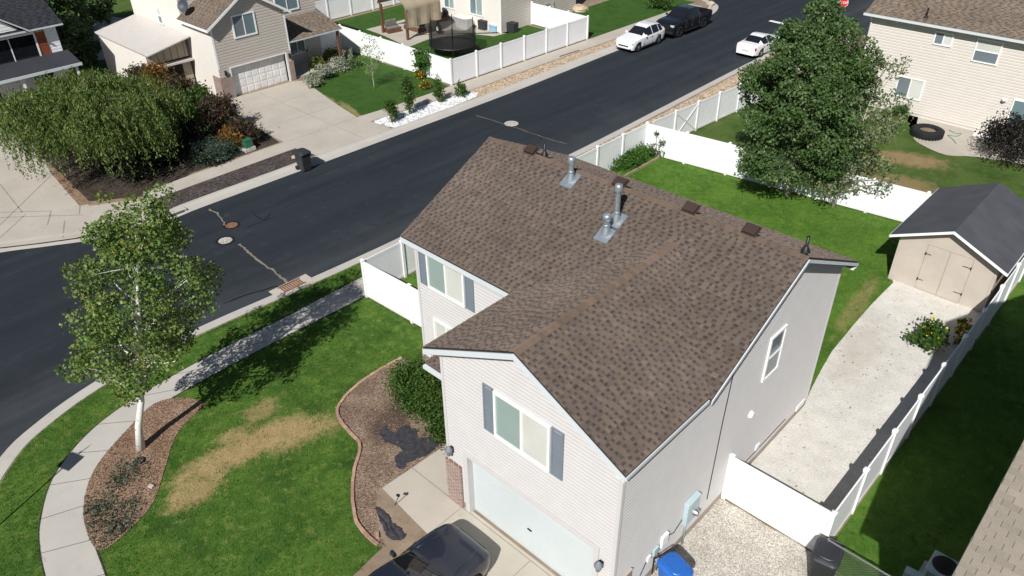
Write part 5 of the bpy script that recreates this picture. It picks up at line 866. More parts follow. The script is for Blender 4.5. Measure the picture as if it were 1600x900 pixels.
# ------------------------------------------------------------------ vehicles
def car(name, label, cat, loc, rz, L, Wd, st, glass, wheels, wr, paintm, bed=None, front=None, rear=None, group=None, detail=1, rimm='alu', grille=True):
    """st: stations (x, half width, sill z, shoulder z, roof z, roof half width) nose at +x"""
    o = thing(name, label, cat, loc, rz, group); st = sorted(st); xs = np.array([s_[0] for s_ in st]); fx = np.linspace(xs[0], xs[-1], 72); A = [np.interp(fx, xs, [s_[k] for s_ in st]) for k in range(1, 6)]
    for q in A[:1]+A[2:]:
        q[1:-1] = .25*q[:-2]+.5*q[1:-1]+.25*q[2:]
    ring = []; sub = 3
    for i, x in enumerate(fx):
        hw, zs, zh, zr, rw = [a[i] for a in A]; zlow = zs
        for wx_ in wheels:
            dd = (wr*1.13)**2-(x-wx_)**2
            if dd > 0: zlow = max(zlow, min(zh-.18, wr+math.sqrt(dd)))
        up_ = zr-zh; b = [(hw*.93, zlow), (hw*.995, max(zlow+.02, zs+(zh-zs)*.38)), (hw, max(zlow+.05, zs+(zh-zs)*.68)), (hw*.965, zh)]
        if bed and bed[0] < x < bed[1]: b += [(hw*.90, zh+.02), (hw*.88, bed[2]), (hw*.4, bed[2]), (0, bed[2])]; lin = True
        else: b += [(rw if up_ > .12 else hw*.86, zr-.05 if up_ > .12 else zh+up_*.55), ((rw if up_ > .12 else hw*.86)*.86, zr-.012), (rw*.45, zr), (0, zr+.005)]; lin = False
        pts = []
        for j in range(len(b)-1):
            p0, p1, p2, p3 = b[max(j-1, 0)], b[j], b[j+1], b[min(j+2, len(b)-1)]
            for k in range(sub):
                t_ = k/sub
                if lin or j == 3: pts.append((p1[0]+(p2[0]-p1[0])*t_, p1[1]+(p2[1]-p1[1])*t_))
                else: pts.append(tuple(.5*(2*p1[m]+(p2[m]-p0[m])*t_+(2*p0[m]-5*p1[m]+4*p2[m]-p3[m])*t_*t_+(3*p1[m]-p0[m]-3*p2[m]+p3[m])*t_**3) for m in (0, 1)))
        pts.append(b[-1]); ring.append(pts)
    m = len(ring[0]); full = [[(fx[i], -y, z) for y, z in r_]+[(fx[i], y, z) for y, z in r_[-2::-1]] for i, r_ in enumerate(ring)]; nn = len(full[0])
    parts = {}; body = MB()
    def z_of(i, j): return full[i][j]
    for i in range(len(fx)-1):
        xm = (fx[i]+fx[i+1])/2
        for j in range(nn-1):
            jj = j if j < m-1 else nn-2-j; key = None; seg_ = jj/sub
            for gk, (kind, a, b_) in enumerate(glass):
                if a < xm < b_ and ((kind == 'side_window' and 3 <= seg_ < 3.99) or (kind in ('windshield', 'rear_window') and seg_ >= 4.0)): key = (kind, gk, j < m-1 if kind == 'side_window' else 0)
            q = [full[i][j], full[i][j+1], full[i+1][j+1], full[i+1][j]]
            (parts.setdefault(key, MB()) if key else body).face(q)
    body.face(full[0][::-1]); body.face(full[-1])
    def weld(ob):
        import bmesh
        bm = bmesh.new(); bm.from_mesh(ob.data); bmesh.ops.remove_doubles(bm, verts=bm.verts, dist=.0005); bmesh.ops.recalc_face_normals(bm, faces=bm.faces); bm.to_mesh(ob.data); bm.free(); ob.data.polygons.foreach_set('use_smooth', [True]*len(ob.data.polygons)); ob.data.set_sharp_from_angle(angle=R(38)); return ob
    bo = weld(body.build('body', paintm, o))
    for (kind, gk, sd_), g in parts.items(): weld(g.build(kind, 'pane_dark', o))
    hw = float(np.max(A[0])); MB().box(xs[0]+.25, -hw*.86, .22, xs[-1]-.25, hw*.86, .62).build('underbody', 'black', o)
    wh = None
    for wx_ in wheels:
        for sd_ in (-1, 1):
            g = MB().lathe([(wr*.62, -.11), (wr*.9, -.115), (wr, -.085), (wr, .085), (wr*.9, .115), (wr*.62, .11)], axis='y', seg=26); w_ = g.build('wheel', 'rubber', o, (wx_, sd_*(hw-.125), wr), smooth=True)
            r_ = MB().lathe([(wr*.63, .10*sd_), (wr*.56, .105*sd_), (wr*.52, .05*sd_), (0, .045*sd_)], axis='y', seg=26); r_.build('rim', 'black', w_)
            s5 = MB()
            for k in range(5): a = 2*math.pi*k/5; c_, s_ = math.cos(a), math.sin(a); s5.obox((-.035*c_*0+0-.03*-s_, sd_*.085, -.03*c_), (c_*wr*.58, 0, s_*wr*.58), (0, sd_*.02, 0), (-s_*.06, 0, c_*.06))
            s5.lathe([(.0, .108*sd_), (.07, .106*sd_), (.08, .07*sd_)], axis='y', seg=12); s5.build('spokes', rimm, w_)
    return o
def sidemirror(o, x, y, z, m_):
    for s_ in (-1, 1): MB().box(x-.07, s_*y-.10, z, x+.06, s_*y+.10, z+.15, taper=.02).build('side_mirror', m_, o, bevel=.02)
def lamps(o, spec):
    for nm, m_, x0, y0, z0, x1, y1, z1 in spec:
        for s_ in (-1, 1): MB().box(x0, min(s_*y0, s_*y1), z0, x1, max(s_*y0, s_*y1), z1, taper=.006).build(nm, m_, o, bevel=.01)
# white crossover facing down the street
suv = [(2.27, .62, .32, .66, .70, .5), (2.2, .80, .26, .78, .84, .6), (2.0, .88, .22, .90, .96, .7), (1.3, .92, .2, .98, 1.06, .74), (.85, .92, .2, 1.0, 1.12, .7), (.15, .92, .2, 1.02, 1.56, .56), (-.4, .92, .2, 1.03, 1.66, .58), (-1.2, .92, .22, 1.05, 1.62, .57), (-1.75, .91, .26, 1.08, 1.50, .54), (-2.12, .86, .32, 1.08, 1.2, .58), (-2.27, .76, .4, .95, 1.0, .5)]
sv = car('crossover_car', 'white crossover parked at the far kerb in front of the black pickup', 'car', (-28.95, 41.95, -.12), R(-90), 4.55, 1.84, suv, [('windshield', .17, .84), ('side_window', -.35, .55), ('side_window', -1.25, -.42), ('side_window', -1.75, -1.32), ('rear_window', -2.1, -1.72)], (1.42, -1.32), .36, 'car_white')
sidemirror(sv, .62, .95, 1.02, 'car_white'); lamps(sv, [('headlight', 'lamp_clear', 2.05, .52, .70, 2.22, .84, .80), ('taillight', 'lamp_red', -2.2, .5, .85, -2.1, .86, 1.0)]); MB().box(2.2, -.48, .45, 2.275, .48, .68, taper=.01).build('grille', 'black', sv, bevel=.01); MB().box(2.15, -.7, .26, 2.26, .7, .36).build('bumper_trim', 'black', sv); MB().box(-1.0, -.935, .2, 1.05, -.915, .34).box(-1.0, .915, .2, 1.05, .935, .34).build('sill_trim', 'black', sv)
# black pickup
pk = [(2.9, .78, .5, 1.0, 1.06, .6), (2.8, .92, .42, 1.14, 1.2, .7), (2.3, .99, .4, 1.24, 1.31, .8), (1.6, 1.0, .4, 1.27, 1.36, .82), (1.3, 1.0, .4, 1.28, 1.42, .78), (.7, 1.0, .4, 1.3, 1.86, .68), (.2, 1.0, .4, 1.3, 1.95, .7), (-.8, 1.0, .4, 1.3, 1.94, .7), (-1.0, 1.0, .42, 1.31, 1.88, .68), (-1.12, 1.0, .42, 1.31, 1.36, .8), (-2.0, 1.0, .45, 1.33, 1.35, .85), (-2.85, .99, .5, 1.33, 1.35, .85), (-2.93, .97, .55, 1.30, 1.32, .85)]
pt = car('pickup_truck', 'lifted black crew cab pickup truck parked behind the white crossover', 'pickup truck', (-28.75, 47.75, -.12), R(-90), 5.9, 2., pk, [('windshield', .72, 1.28), ('side_window', .15, .95), ('side_window', -.85, .05), ('rear_window', -1.1, -.98)], (1.85, -1.8), .46, 'car_black', bed=(-2.82, -1.16, .88), rimm='black')
sidemirror(pt, .95, 1.06, 1.32, 'car_black'); lamps(pt, [('headlight', 'lamp_clear', 2.72, .62, .98, 2.9, .93, 1.14), ('taillight', 'lamp_red', -2.96, .82, .95, -2.9, .98, 1.28)]); MB().box(2.84, -.58, .72, 2.93, .58, 1.10, taper=.01).build('grille', 'black', pt, bevel=.01); MB().box(2.8, -.95, .46, 3.02, .95, .66, taper=.03).build('bumper', 'black', pt, bevel=.02); MB().box(-1.2, -1.08, .36, 1.2, -.95, .42).box(-1.2, .95, .36, 1.2, 1.08, .42).build('step_bar', 'black', pt)
# white sedan seen from behind
sd_ = [(2.32, .6, .3, .6, .64, .5), (2.2, .8, .24, .7, .76, .6), (1.9, .88, .2, .8, .86, .7), (1.2, .91, .18, .87, .95, .74), (.85, .91, .18, .9, 1.0, .7), (.1, .91, .18, .92, 1.38, .54), (-.5, .91, .18, .93, 1.45, .56), (-.95, .91, .2, .95, 1.38, .54), (-1.6, .90, .22, .97, 1.06, .62), (-2.15, .86, .28, .96, 1.03, .66), (-2.32, .76, .36, .86, .9, .6)]
sn = car('sedan_car', 'white sedan parked at the near kerb seen from behind', 'car', (-21.15, 46.95, -.12), R(90), 4.65, 1.82, sd_, [('windshield', .13, .84), ('side_window', -.45, .55), ('side_window', -1.2, -.52), ('rear_window', -1.58, -.93)], (1.4, -1.35), .33, 'car_white')
sidemirror(sn, .6, .94, .92, 'car_white'); lamps(sn, [('taillight', 'lamp_red', -2.31, .50, .68, -2.18, .86, .88), ('headlight', 'lamp_clear', 2.12, .52, .62, 2.26, .84, .74)]); MB().box(-2.345, -.26, .55, -2.31, .26, .67).build('licence_plate', 'plate', sn); MB().box(-2.36, -.72, .30, -2.27, .72, .42).build('bumper_trim', 'white', sn)
# dark car on the driveway, nose to the garage
nv = [(2.42, .62, .34, .70, .72, .5), (2.36, .78, .28, .80, .84, .6), (2.15, .88, .24, .88, .95, .7), (1.7, .93, .2, .95, 1.03, .76), (1.15, .94, .2, .99, 1.07, .78), (.82, .94, .2, 1.0, 1.13, .74), (.02, .94, .2, 1.02, 1.60, .6), (-.5, .94, .2, 1.03, 1.68, .61), (-1.4, .94, .22, 1.05, 1.64, .6), (-2.0, .92, .26, 1.06, 1.4, .6), (-2.3, .88, .32, 1.0, 1.15, .6), (-2.42, .78, .4, .9, .95, .5)]
nc = car('dark_car', 'dark navy car parked on the driveway with its bonnet towards the garage door', 'car', (-4.08, -3.45, .022), R(90), 4.85, 1.9, nv, [('windshield', .05, .80), ('side_window', -.45, .5), ('side_window', -1.3, -.52), ('rear_window', -2.2, -1.9)], (1.5, -1.4), .36, 'car_navy')
sidemirror(nc, .42, 1.01, 1.02, 'car_navy'); lamps(nc, [('headlight', 'lamp_clear', 2.05, .56, .70, 2.27, .80, .80), ('taillight', 'lamp_red', -2.4, .5, .85, -2.3, .86, 1.0)]); MB().box(2.36, -.5, .5, 2.43, .5, .72).build('grille', 'black', nc)
MB().tube([(.86, -.62, 1.135), (.70, -.1, 1.24), (.66, .02, 1.26)], .012, 6).tube([(.86, .0, 1.16), (.68, .5, 1.22), (.64, .6, 1.235)], .012, 6).build('wiper', 'black', nc)
MB().box(.815, -.80, 1.085, .90, .80, 1.10, taper=.01).build('cowl', 'black', nc)
for s_ in (-1, 1): MB().tube([(.9, s_*.70, 1.085), (1.5, s_*.62, 1.045), (2.1, s_*.50, .955)], .012, 6).build('bonnet_crease', 'car_navy', nc, smooth=True)

def seams(o, hw, xs_, z0, z1):
    for s_ in (-1, 1):
        for x_ in xs_: MB().box(x_-.012, s_*hw-.012, z0, x_+.012, s_*hw+.012, z1).build('door_gap', 'joint', o)
        for x_ in xs_[1:]: MB().box(x_+.06, s_*(hw+.005)-.015, z1-.10, x_+.24, s_*(hw+.005)+.015, z1-.06).build('door_handle', 'black', o)
seams(sv, .915, (.72, -.38, -1.2), .42, .92); seams(pt, .995, (1.05, .1, -.95), .6, 1.2); seams(sn, .905, (.75, -.48, -1.2), .36, .82)

# ------------------------------------------------------------------ wheeled bins
def bin_(label, loc, rz, mat, lidmat, s=1., group='wheeled bins'):
    o = thing('wheeled_bin', label, 'bin', loc, rz, group); h = 1.0*s; mb = MB()
    P = lambda w_, d, z: [(-w_/2+.05, -d/2, z), (w_/2-.05, -d/2, z), (w_/2, -d/2+.05, z), (w_/2, d/2-.05, z), (w_/2-.05, d/2, z), (-w_/2+.05, d/2, z), (-w_/2, d/2-.05, z), (-w_/2, -d/2+.05, z)]
    rows = [P(.50*s, .58*s, .06), P(.54*s, .64*s, .4*s), P(.60*s, .74*s, h*.93), P(.66*s, .80*s, h*.93), P(.66*s, .80*s, h)]
    for a, b in zip(rows, rows[1:]):
        for k in range(8): mb.face((a[k], a[(k+1) % 8], b[(k+1) % 8], b[k]))
    mb.face(rows[0][::-1]); mb.face(rows[-1]); mb.build('body', mat, o)
    def rr_(w_, d, z, r): return [(sx*(w_/2-r)+r*math.cos(R(q+k*22.5)), sy*(d/2-r)+r*math.sin(R(q+k*22.5)), z) for sx, sy, q in ((1, 1, 0), (-1, 1, 90), (-1, -1, 180), (1, -1, 270)) for k in range(5)]
    def loft(mb, rows_):
        for a, b in zip(rows_, rows_[1:]):
            for k in range(20): mb.face((a[k], a[(k+1) % 20], b[(k+1) % 20], b[k]))
        mb.face(rows_[-1]); mb.face(rows_[0][::-1]); return mb
    lid = loft(MB(), [rr_(.70*s, .86*s, h+.004, .16), rr_(.71*s, .87*s, h+.03, .17), rr_(.66*s, .81*s, h+.075, .18), rr_(.56*s, .70*s, h+.105, .18)]).build('lid', lidmat, o)
    loft(MB(), [rr_(.50*s, .62*s, h+.104, .2), rr_(.47*s, .58*s, h+.125, .2)]).build('lid_panel', lidmat, lid)
    MB().tube([(-.30*s, .43*s, h-.05), (-.30*s, .52*s, h-.02), (.30*s, .52*s, h-.02), (.30*s, .43*s, h-.05)], .02, 8).build('handle', 'black', o)
    for sx in (-1, 1): MB().lathe([(0, -.03), (.12, -.03), (.13, 0), (.12, .03), (0, .03)], axis='x', seg=18).build('wheel', 'rubber', o, (sx*.29*s, .30*s, .13), smooth=True)
    return o
x, y, _ = at(475, 264); bin_('black wheeled bin standing at the far kerb by the driveway mouth', (-29.55, y+.1, -.1), R(90), 'bin_black', 'bin_black', 1.05)
bin_('black wheeled bin against the fence post at the bottom right', (3.5, 5.0, .01), R(10), 'bin_black', 'bin_black', 1.05)
bin_('bright blue wheeled bin on the grey gravel beside the garage wall', (.72, 1.85, .01), R(75), 'bin_blue', 'bin_blue', 1.0)

# ------------------------------------------------------------------ stop sign
x, y, _ = at(1318, 4, 2.2); o = thing('stop_sign', 'red octagonal stop sign on a post at the far junction', 'road sign', (x, y, 0)); MB().tube([(0, 0, 0), (0, 0, 2.55)], .035, 8).build('post', 'metal', o)
rz_ = R(-95-0); face = thing_dir = Vector((.36, -.93, 0)); rt_ = Vector((.93, .36, 0)); q = MB(); rr = .40
pts = [(math.cos(R(22.5+45*k)), math.sin(R(22.5+45*k))) for k in range(8)]
def oct_(mb, r, off, th): a = [Vector((0, 0, 2.2))+rt_*(px*r)+Vector((0, 0, pz_*r))+face*(.045+off) for px, pz_ in pts]; b = [v+face*th for v in a]; mb.face(b); mb.face(a[::-1]); [mb.face((a[k], a[(k+1) % 8], b[(k+1) % 8], b[k])) for k in range(8)]
oct_(q, rr, 0, .008); pl_ = q.build('border', 'white', o); q = MB(); oct_(q, rr*.92, .009, .004); q.build('plate', 'stop', pl_)
fc = bpy.data.curves.new('stop_text', 'FONT'); fc.body = 'STOP'; fc.size = .30; fc.align_x = 'CENTER'; fc.align_y = 'CENTER'; fc.extrude = .002; fo = bpy.data.objects.new('stop_text', fc); COL.objects.link(fo)
fm = Matrix(((rt_.x, 0, face.x, 0), (rt_.y, 0, face.y, 0), (0, 1, 0, 0), (0, 0, 0, 1))); bpy.context.view_layer.update(); me = bpy.data.meshes.new_from_object(fo.evaluated_get(bpy.context.evaluated_depsgraph_get())); bpy.data.objects.remove(fo); me.transform(Matrix.Scale(.92, 4, (1, 0, 0))); me.transform(fm); me.materials.clear(); me.materials.append(M['white']); lt = bpy.data.objects.new('lettering', me); COL.objects.link(lt); lt.parent = pl_; lt.location = Vector((0, 0, 2.2))+face*.062

# ------------------------------------------------------------------ things around the big house
# brick edging of the bed
ed = smooth_line(EDG, 2); mb = MB(); rg = random.Random(2); acc = 0; i = 0; pts_ = [np.array(p) for p in ed]
seglen = [0]+list(np.cumsum([np.linalg.norm(pts_[k+1]-pts_[k]) for k in range(len(pts_)-1)])); s_ = 0
while s_ < seglen[-1]-.2:
    def pt_(s): return np.array([np.interp(s, seglen, [p[0] for p in pts_]), np.interp(s, seglen, [p[1] for p in pts_])])
    a, b = pt_(s_+.008), pt_(s_+.205); d = (b-a)/np.linalg.norm(b-a); n_ = np.array((-d[1], d[0])); t_ = rg.uniform(.8, 1.15); j = rg.uniform(-.012, .012)
    mb.obox((*(a-n_*(.05+j)), 0), (*(b-a), rg.uniform(-.01, .01)), (*(n_*.10), 0), (0, 0, rg.uniform(.065, .085)), (t_, t_*rg.uniform(.92, 1.05), t_*rg.uniform(.85, 1.05))); s_ += .212
tag(mb.build('brick_edging', 'edge_brick', tone=True), 'curving red brick edging between the front lawn and the planting bed', 'edging')
def lone_brick(q, rz, label):
    x, y, _ = at(*q); o = MB().box(-.105, -.05, 0, .105, .05, .065).build('brick', 'edge_brick', None, (x, y, .015), rz, tone=True, bevel=.006); return tag(o, label, 'brick')
lone_brick((590, 838), R(-35), 'loose red brick lying at the lower end of the edging'); o = MB().box(-.09, -.06, 0, .09, .06, .07).build('paving_stone', 'conc_warm', None, (*at(237, 762)[:2], .03), R(20), bevel=.01); tag(o, 'pale stone block lying on the birch mulch', 'stone')
# torn weed sheet in the bed
def sheet_cloth(name, label, poly, seed, holes=.0, amp=1.):
    from mathutils import noise as mn
    xs = [p[0] for p in poly]; ys = [p[1] for p in poly]; n = 80; mb = MB(); gx = np.linspace(min(xs), max(xs), n); gy = np.linspace(min(ys), max(ys), n)
    N = lambda x, y, f, o_: mn.fractal(Vector((x*f+seed*9, y*f, o_)), 1., 2., 4)
    Z = lambda x, y: .03+amp*(.03*abs(N(x, y, 3, 0))+.035*abs(math.sin(6*x+9*y+3*N(x, y, 1.5, 3)))*.6)
    for i in range(n-1):
        for j in range(n-1):
            cx_, cy_ = (gx[i]+gx[i+1])/2, (gy[j]+gy[j+1])/2
            if inside(poly, np.array([cx_+.06*N(cx_, cy_, 6, 7)]), np.array([cy_+.06*N(cx_, cy_, 6, 9)]))[0] and N(cx_, cy_, 2.2, 5) > holes-.6*(holes == 0): mb.face([(gx[a], gy[b], Z(gx[a], gy[b])) for a, b in ((i, j), (i+1, j), (i+1, j+1), (i, j+1))])
    return tag(mb.build(name, 'tarp', smooth=True), label, 'plastic sheet')
sheet_cloth('plastic_sheet', 'crumpled black plastic sheet on the dirt near the parked car', smooth_line(P2('586,795 600,800 615,818 634,838 622,846 608,842 600,828'), 3, True), 1, -.9, 1.3)
sheet_cloth('plastic_sheet', 'wide torn black weed sheet showing through the upper planting bed', smooth_line(P2('594,672 620,664 650,672 676,686 690,690 668,712 640,722 628,735 616,722 622,700 600,690'), 3, True), 2, -.4, .35)
# stake light at the driveway edge
x, y, _ = at(617, 790); o = thing('garden_stake', 'thin dark garden stake with two small heads at the driveway edge', 'garden stake', (x, y, .01)); MB().tube([(0, 0, 0), (.12, .10, .42)], .012, 6).build('rod', 'black', o); MB().lathe([(0, 0), (.05, .02), (.04, .07), (0, .08)], (.12, .1, .42), seg=10).lathe([(0, 0), (.04, .02), (.03, .06), (0, .07)], (.03, .12, .36), seg=10).build('head', 'black', o)
# wooden rail along the raised bed
o = tag(MB().box(-15.52, 21.7, 0, -15.44, 25.2, .13).build('bed_board', 'wood_pale'), 'weathered timber board edging the ground cover bed', 'board')
# chain-link gate
o = thing('chain_link_gate', 'low chain link fence between the fence corner and the neighbouring house', 'fence', (3.3, 5.3, 0)); lx = 3.3; MB().tube([(.05, 0, 0), (.05, 0, 1.25)], .03, 8).tube([(lx, 0, 0), (lx, 0, 1.25)], .03, 8).build('post', 'alu', o); MB().tube([(.05, 0, 1.2), (lx, 0, 1.2)], .022, 8).tube([(.05, 0, .08), (lx, 0, .08)], .012, 6).build('rail', 'alu', o)
mb = MB(); stp = .075; hh = 1.1
for i in range(int((lx+hh)/stp)):
    for sg in (1, -1):
        xa = i*stp-hh if sg > 0 else i*stp; xb = xa+hh*sg; za, zb_ = .09, .09+hh
        if sg < 0: xb = xa-hh
        pts2 = [(xa, za), (xb, zb_)]; (xa, za), (xb, zb_) = pts2; t0, t1 = 0, 1
        lo, hi = sorted(((.06-xa)/(xb-xa), (lx-.02-xa)/(xb-xa))); t0, t1 = max(0, lo), min(1, hi)
        if t1-t0 > .02: mb.tube([(xa+(xb-xa)*t0, .004*sg, za+(zb_-za)*t0), (xa+(xb-xa)*t1, .004*sg, za+(zb_-za)*t1)], .0045, 3, caps=False)
mb.build('mesh', 'alu', o)
# air conditioner by the neighbour's wall
def ac(label, loc, s=.8, mat='metal_grey'):
    o = thing('air_conditioner', label, 'air conditioner', loc, 0, 'air conditioner units'); MB().box(-.6*s, -.6*s, 0, .6*s, .6*s, .06).build('base_pad', 'conc', o); b = MB().box(-.45*s, -.45*s, .06, .45*s, .45*s, .85*s+.05).build('casing', mat, o, bevel=.03)
    g = MB()
    for k in range(1, 9): r = .045*k*s; g.lathe([(r-.006, .85*s+.075), (r+.006, .85*s+.075), (r+.006, .85*s+.085), (r-.006, .85*s+.085)], seg=24)
    g.build('grille', 'black', b); MB().lathe([(.39*s, .85*s+.051), (0, .85*s+.055)], seg=24).build('fan_well', 'joint', b)
    l = MB()
    for k in range(12): z = .12+k*.055*s*1.0; l.box(-.455*s, -.36*s, z, .455*s, .36*s, z+.02).box(-.36*s, -.455*s, z, .36*s, .455*s, z+.02)
    l.build('louvres', 'dish', b); return o
ac('grey air conditioner in deep shade beside the tan roofed house', (5.95, 7.0, .01), .85, 'metal_grey'); ax_, ay_, _ = at(832, 40); ac('grey steel air conditioner beside the grey end wall and white fence', (-38.6, 41.6, .01), .95, 'metal_grey')
x, y, _ = at(1437, 893, .35); o = MB().box(-.28, -.12, 0, .28, .12, .42).build('electric_box', 'metal_grey', None, (5.45, 6.55, .01), R(5), bevel=.01); tag(o, 'small pale grey box on the grass in front of the air conditioner', 'utility box')
# utility pedestal, rocks, green box
x, y, _ = at(387, 238); o = thing('utility_pedestal', 'green utility box on a pale base beside the far sidewalk', 'utility box', (x-.3, y+.2, 0), R(5)); MB().box(-.35, -.35, 0, .35, .35, .22, taper=.02).build('base', 'tan_roof', o); MB().box(-.28, -.28, .22, .28, .28, .72, taper=.03).build('cabinet', 'green_box', o, bevel=.02)
def rock(q, r, label, seed, group='landscape rocks'):
    x, y, _ = at(*q); mb = MB(); rg = random.Random(seed); prof = [(.02, r*.62), (.55*r, r*.52), (.95*r, r*.25), (r, .0)]; mb.lathe(prof, seg=9); mb.v = [(vx*rg.uniform(.8, 1.2), vy*rg.uniform(.75, 1.15), vz*rg.uniform(.75, 1.2)) for vx, vy, vz in mb.v]; return tag(mb.build('rock', 'rock', None, (x, y, 0), rg.uniform(0, 3)), label, 'rock', group)
rock((365, 232), .35, 'pale boulder by the green utility box', 1); rock((906, 16), .8, 'tan boulder at the edge of the corner lawn by the house shade', 2); rock((1110, 6), .4, 'small reddish boulder at the street corner', 3); rock((461, 246), .22, 'white stone lying on the dark gravel strip', 4)
# tractor tyre planter and hose
x, y, _ = at(1447, 212); o = thing('tractor_tyre', 'big black tractor tyre lying flat on the rear patio', 'tyre', (x, y, .02)); MB().lathe([(.46, .02), (.5, .0), (.80, .0), (.88, .1), (.9, .24), (.86, .40), (.74, .46), (.52, .44), (.46, .38), (.46, .02)], seg=36).build('carcass', 'rubber', o, smooth=True)
mb = MB()
for k in range(30): a = 2*math.pi*k/30; c_, s_ = math.cos(a), math.sin(a); mb.obox((c_*.87-s_*.03, s_*.87+c_*.03, .03), (c_*.05, s_*.05, 0), (s_*.07, -c_*.07, 0), (.12*-s_, .12*c_, .36))
mb.build('tread', 'rubber', o); MB().lathe([(.5, .3), (0, .34)], seg=20).build('soil', 'dirt', o)
mb = MB(); hp = [at(*q, .035) for q in ((1483, 203), (1492, 208), (1502, 209), (1494, 213), (1481, 211), (1488, 217), (1494, 224))]; mb.tube(smooth_line(hp, 5), .022, 6); tag(mb.build('garden_hose', 'hose', smooth=True), 'thin green garden hose looping over the rear patio', 'hose')
x, y, _ = at(1536, 213); o = thing('paving_slab', 'white slab step lying at the foot of the cream wall', 'slab', (x, y, .02)); MB().box(-.5, -.3, 0, .5, .3, .05).box(-.45, .0, .05, .45, .28, .09).build('tread', 'white', o)
# patio yard: pergola, furniture, trampoline
pg = thing('pergola', 'wooden pergola with an arched tan canvas canopy on the patio', 'pergola', (-45.4, 32.0, 0)); mb = None
for sx in (-1, 1):
    for sy in (-1, 1): MB().box(sx*1.6-.09, sy*1.7-.09, 0, sx*1.6+.09, sy*1.7+.09, 2.35).build('post', 'wood', pg)
ar = lambda t_: (1.72*math.cos(math.pi*t_), 2.3+.95*math.sin(math.pi*t_))
mb = MB()
for sy in (-1.7, 1.7): mb.tube([(ar(k/16)[0], sy, ar(k/16)[1]) for k in range(17)], .07, 6)
mb.build('arch_beam', 'wood', pg); mb = MB(); pr_ = [(1.80, 1.0), (1.78, 1.7)]+[(ar(k/20)[0]*1.03, ar(k/20)[1]+.09) for k in range(0, 21)]; n_ = 14
for i in range(len(pr_)-1):
    for j in range(n_):
        y0_, y1_ = -1.9+3.8*j/n_, -1.9+3.8*(j+1)/n_; wv = lambda y_, k: .06*math.sin(y_*5)*(1 if k < 2 else .25); (xa, za), (xb, zb_) = pr_[i], pr_[i+1]
        mb.face([(xa+wv(y0_, i), y0_, za), (xa+wv(y1_, i), y1_, za), (xb+wv(y1_, i+1), y1_, zb_), (xb+wv(y0_, i+1), y0_, zb_)])
mb.build('canopy', 'canvas', pg, smooth=True)
def sofa(label, loc, rz, w_, mat='cushion'):
    o = thing('garden_sofa', label, 'sofa', loc, rz, 'patio seats'); MB().box(-w_/2, -.4, .0, w_/2, .4, .3).build('base', 'wood', o); MB().box(-w_/2+.05, -.36, .3, w_/2-.05, .36, .46).build('seat', mat, o, bevel=.05); MB().box(-w_/2+.05, .2, .46, w_/2-.05, .42, .95).build('backrest', mat, o, bevel=.06); return o
sofa('grey cushioned sofa under the pergola canopy', (-45.6, 32.6, .016), R(0), 2.0); sofa('grey cushioned seat at the left pergola post', (-46.6, 31.0, .016), R(80), 1.2); x, y, _ = at(684, 33); sofa('white patio chair with a dark cushion next to the house wall', (x, y+.5, .016), R(-20), .9, 'black')
x, y, _ = at(684, 53); o = thing('spare_wheel', 'wheel with a white rim standing on the patio beside the canopy', 'wheel', (x, y+.1, .016), R(-15)); MB().lathe([(.2, -.1), (.36, -.11), (.4, -.06), (.4, .06), (.36, .11), (.2, .1)], (0, 0, .4), 'y', 22).build('tyre', 'rubber', o, smooth=True); MB().lathe([(.21, -.1), (.18, -.1), (.05, -.06), (0, -.06)], (0, 0, .4), 'y', 18).build('rim', 'white', o)
x, y, _ = at(720, 46); o = thing('storage_cabinet', 'white panelled cabinet on the patio in front of the house', 'cabinet', (x, y+.4, .016), R(-8)); MB().box(-.85, -.3, 0, .85, .3, .95).build('case', 'white', o, bevel=.02); mb = MB()
for i in range(4):
    for j in range(2): mb.box(-.8+i*.41, -.32, .08+j*.44, -.43+i*.41, -.302, .46+j*.44)
mb.build('panels', 'door_w', o)
for q, lb in (((752, 47), 'black storage box on the patio left of the pale blue cooler'), ((758, 41), 'black bin behind the storage box by the house wall'), ((797, 51), 'black container at the house corner')):
    x, y, _ = at(*q); o = thing('storage_box', lb, 'storage box', (x, y+.3, .016), R(3), 'black storage boxes'); MB().box(-.38, -.3, 0, .38, .3, .7, taper=-.02).build('tub', 'bin_black', o); MB().box(-.41, -.33, .7, .41, .33, .76).build('lid', 'bin_black', o)
x, y, _ = at(769, 50); o = thing('cooler', 'pale blue cooler standing on the patio by the wall', 'cooler', (x, y+.25, .016)); MB().box(-.4, -.26, 0, .4, .26, .42).build('tub', 'blue_cooler', o, bevel=.03); MB().box(-.42, -.28, .42, .42, .28, .52).build('lid', 'blue_cooler', o, bevel=.02)
x, y, _ = at(718, 33); o = thing('grill', 'covered black grill behind the white cabinet', 'grill', (x+.2, y+.3, .016)); MB().box(-.5, -.3, .0, .5, .3, .8).build('cart', 'black', o); MB().lathe([(0, -.5), (.3, -.5), (.34, 0), (.3, .5), (0, .5)], (0, 0, .85), 'x', 16).build('hood', 'black', o, smooth=True)
tc = (-38.6, 30.5); o = thing('trampoline', 'round trampoline with a black safety net behind the white corner fence', 'trampoline', (*tc, 0)); MB().lathe([(0, .72), (1.55, .72)], seg=28).build('mat', 'black', o); MB().lathe([(1.55, .70), (1.85, .70), (1.88, .74), (1.85, .78), (1.55, .76)], seg=28).build('pad', 'black', o)
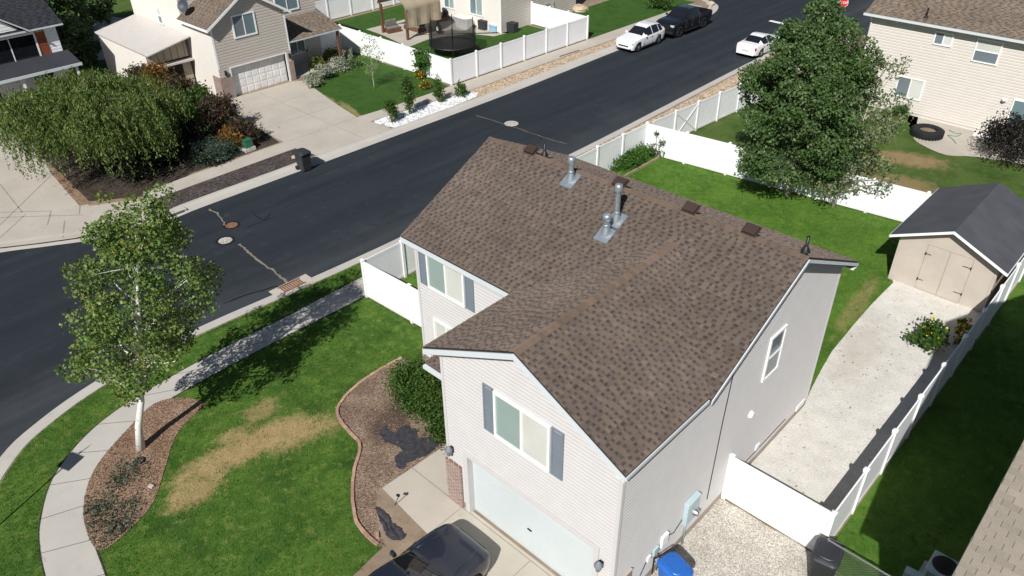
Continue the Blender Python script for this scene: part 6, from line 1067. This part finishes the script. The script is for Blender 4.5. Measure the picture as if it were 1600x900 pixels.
for k in range(6): a = 2*math.pi*k/6+.3; MB().tube([(1.88*math.cos(a), 1.88*math.sin(a), 0), (1.88*math.cos(a), 1.88*math.sin(a), 2.45)], .03, 8).build('pole', 'black', o)
mb = MB(); S_ = 36
for k in range(S_):
    a0, a1 = 2*math.pi*k/S_, 2*math.pi*(k+1)/S_; sg = lambda a: 2.35-.22*abs(math.sin(3*(a-.3)))
    mb.face([(1.82*math.cos(a0), 1.82*math.sin(a0), .75), (1.82*math.cos(a1), 1.82*math.sin(a1), .75), (1.82*math.cos(a1), 1.82*math.sin(a1), sg(a1)), (1.82*math.cos(a0), 1.82*math.sin(a0), sg(a0))])
mb.build('net', 'net', o)
# porch lamp post and tyre by the beige garage
x, y, _ = at(485, 117); o = thing('garden_lamp', 'slim dark lamp post among the porch bed shrubs', 'lamp post', (x, y, 0)); MB().tube([(0, 0, 0), (0, 0, 1.7)], .03, 8).build('post', 'black', o); MB().lathe([(0, 1.95), (.13, 1.85), (.09, 1.68), (0, 1.66)], seg=10).build('lantern', 'black', o)
x, y, _ = at(314, 146); o = thing('spare_wheel', 'black tyre leaning by the bright wall next to the garage', 'wheel', (x, y-.1, 0), R(10)); MB().lathe([(.2, -.1), (.34, -.11), (.37, -.06), (.37, .06), (.34, .11), (.2, .1)], (0, 0, .37), 'y', 22).build('tyre', 'rubber', o, smooth=True); MB().lathe([(.2, -.06), (0, -.06)], (0, 0, .37), 'y', 18).build('rim', 'dish', o)
o = thing('street_sign', 'street sign post standing just past the left edge, its shadow crossing the sidewalk', 'street sign', (-15.1, -10.5, 0)); MB().tube([(0, 0, 0), (0, 0, 3.5)], .03, 8).build('post', 'metal', o)
MB().obox((-.27, -.10, 2.75), (.54, .20, 0), (-.004, .01, 0), (0, 0, .62)).build('plate', 'metal', o); MB().obox((.12, -.42, 3.3), (-.24, .84, 0), (.01, .004, 0), (0, 0, .16)).build('name_blade', 'green_box', o)
tk = tag(MB().box(-1.1, -.03, .0, 1.1, .03, .05).build('plank', 'wood', None, (*at(890, 84)[:2], .01), R(86)), 'thin dark plank lying on the tan gravel strip', 'plank')
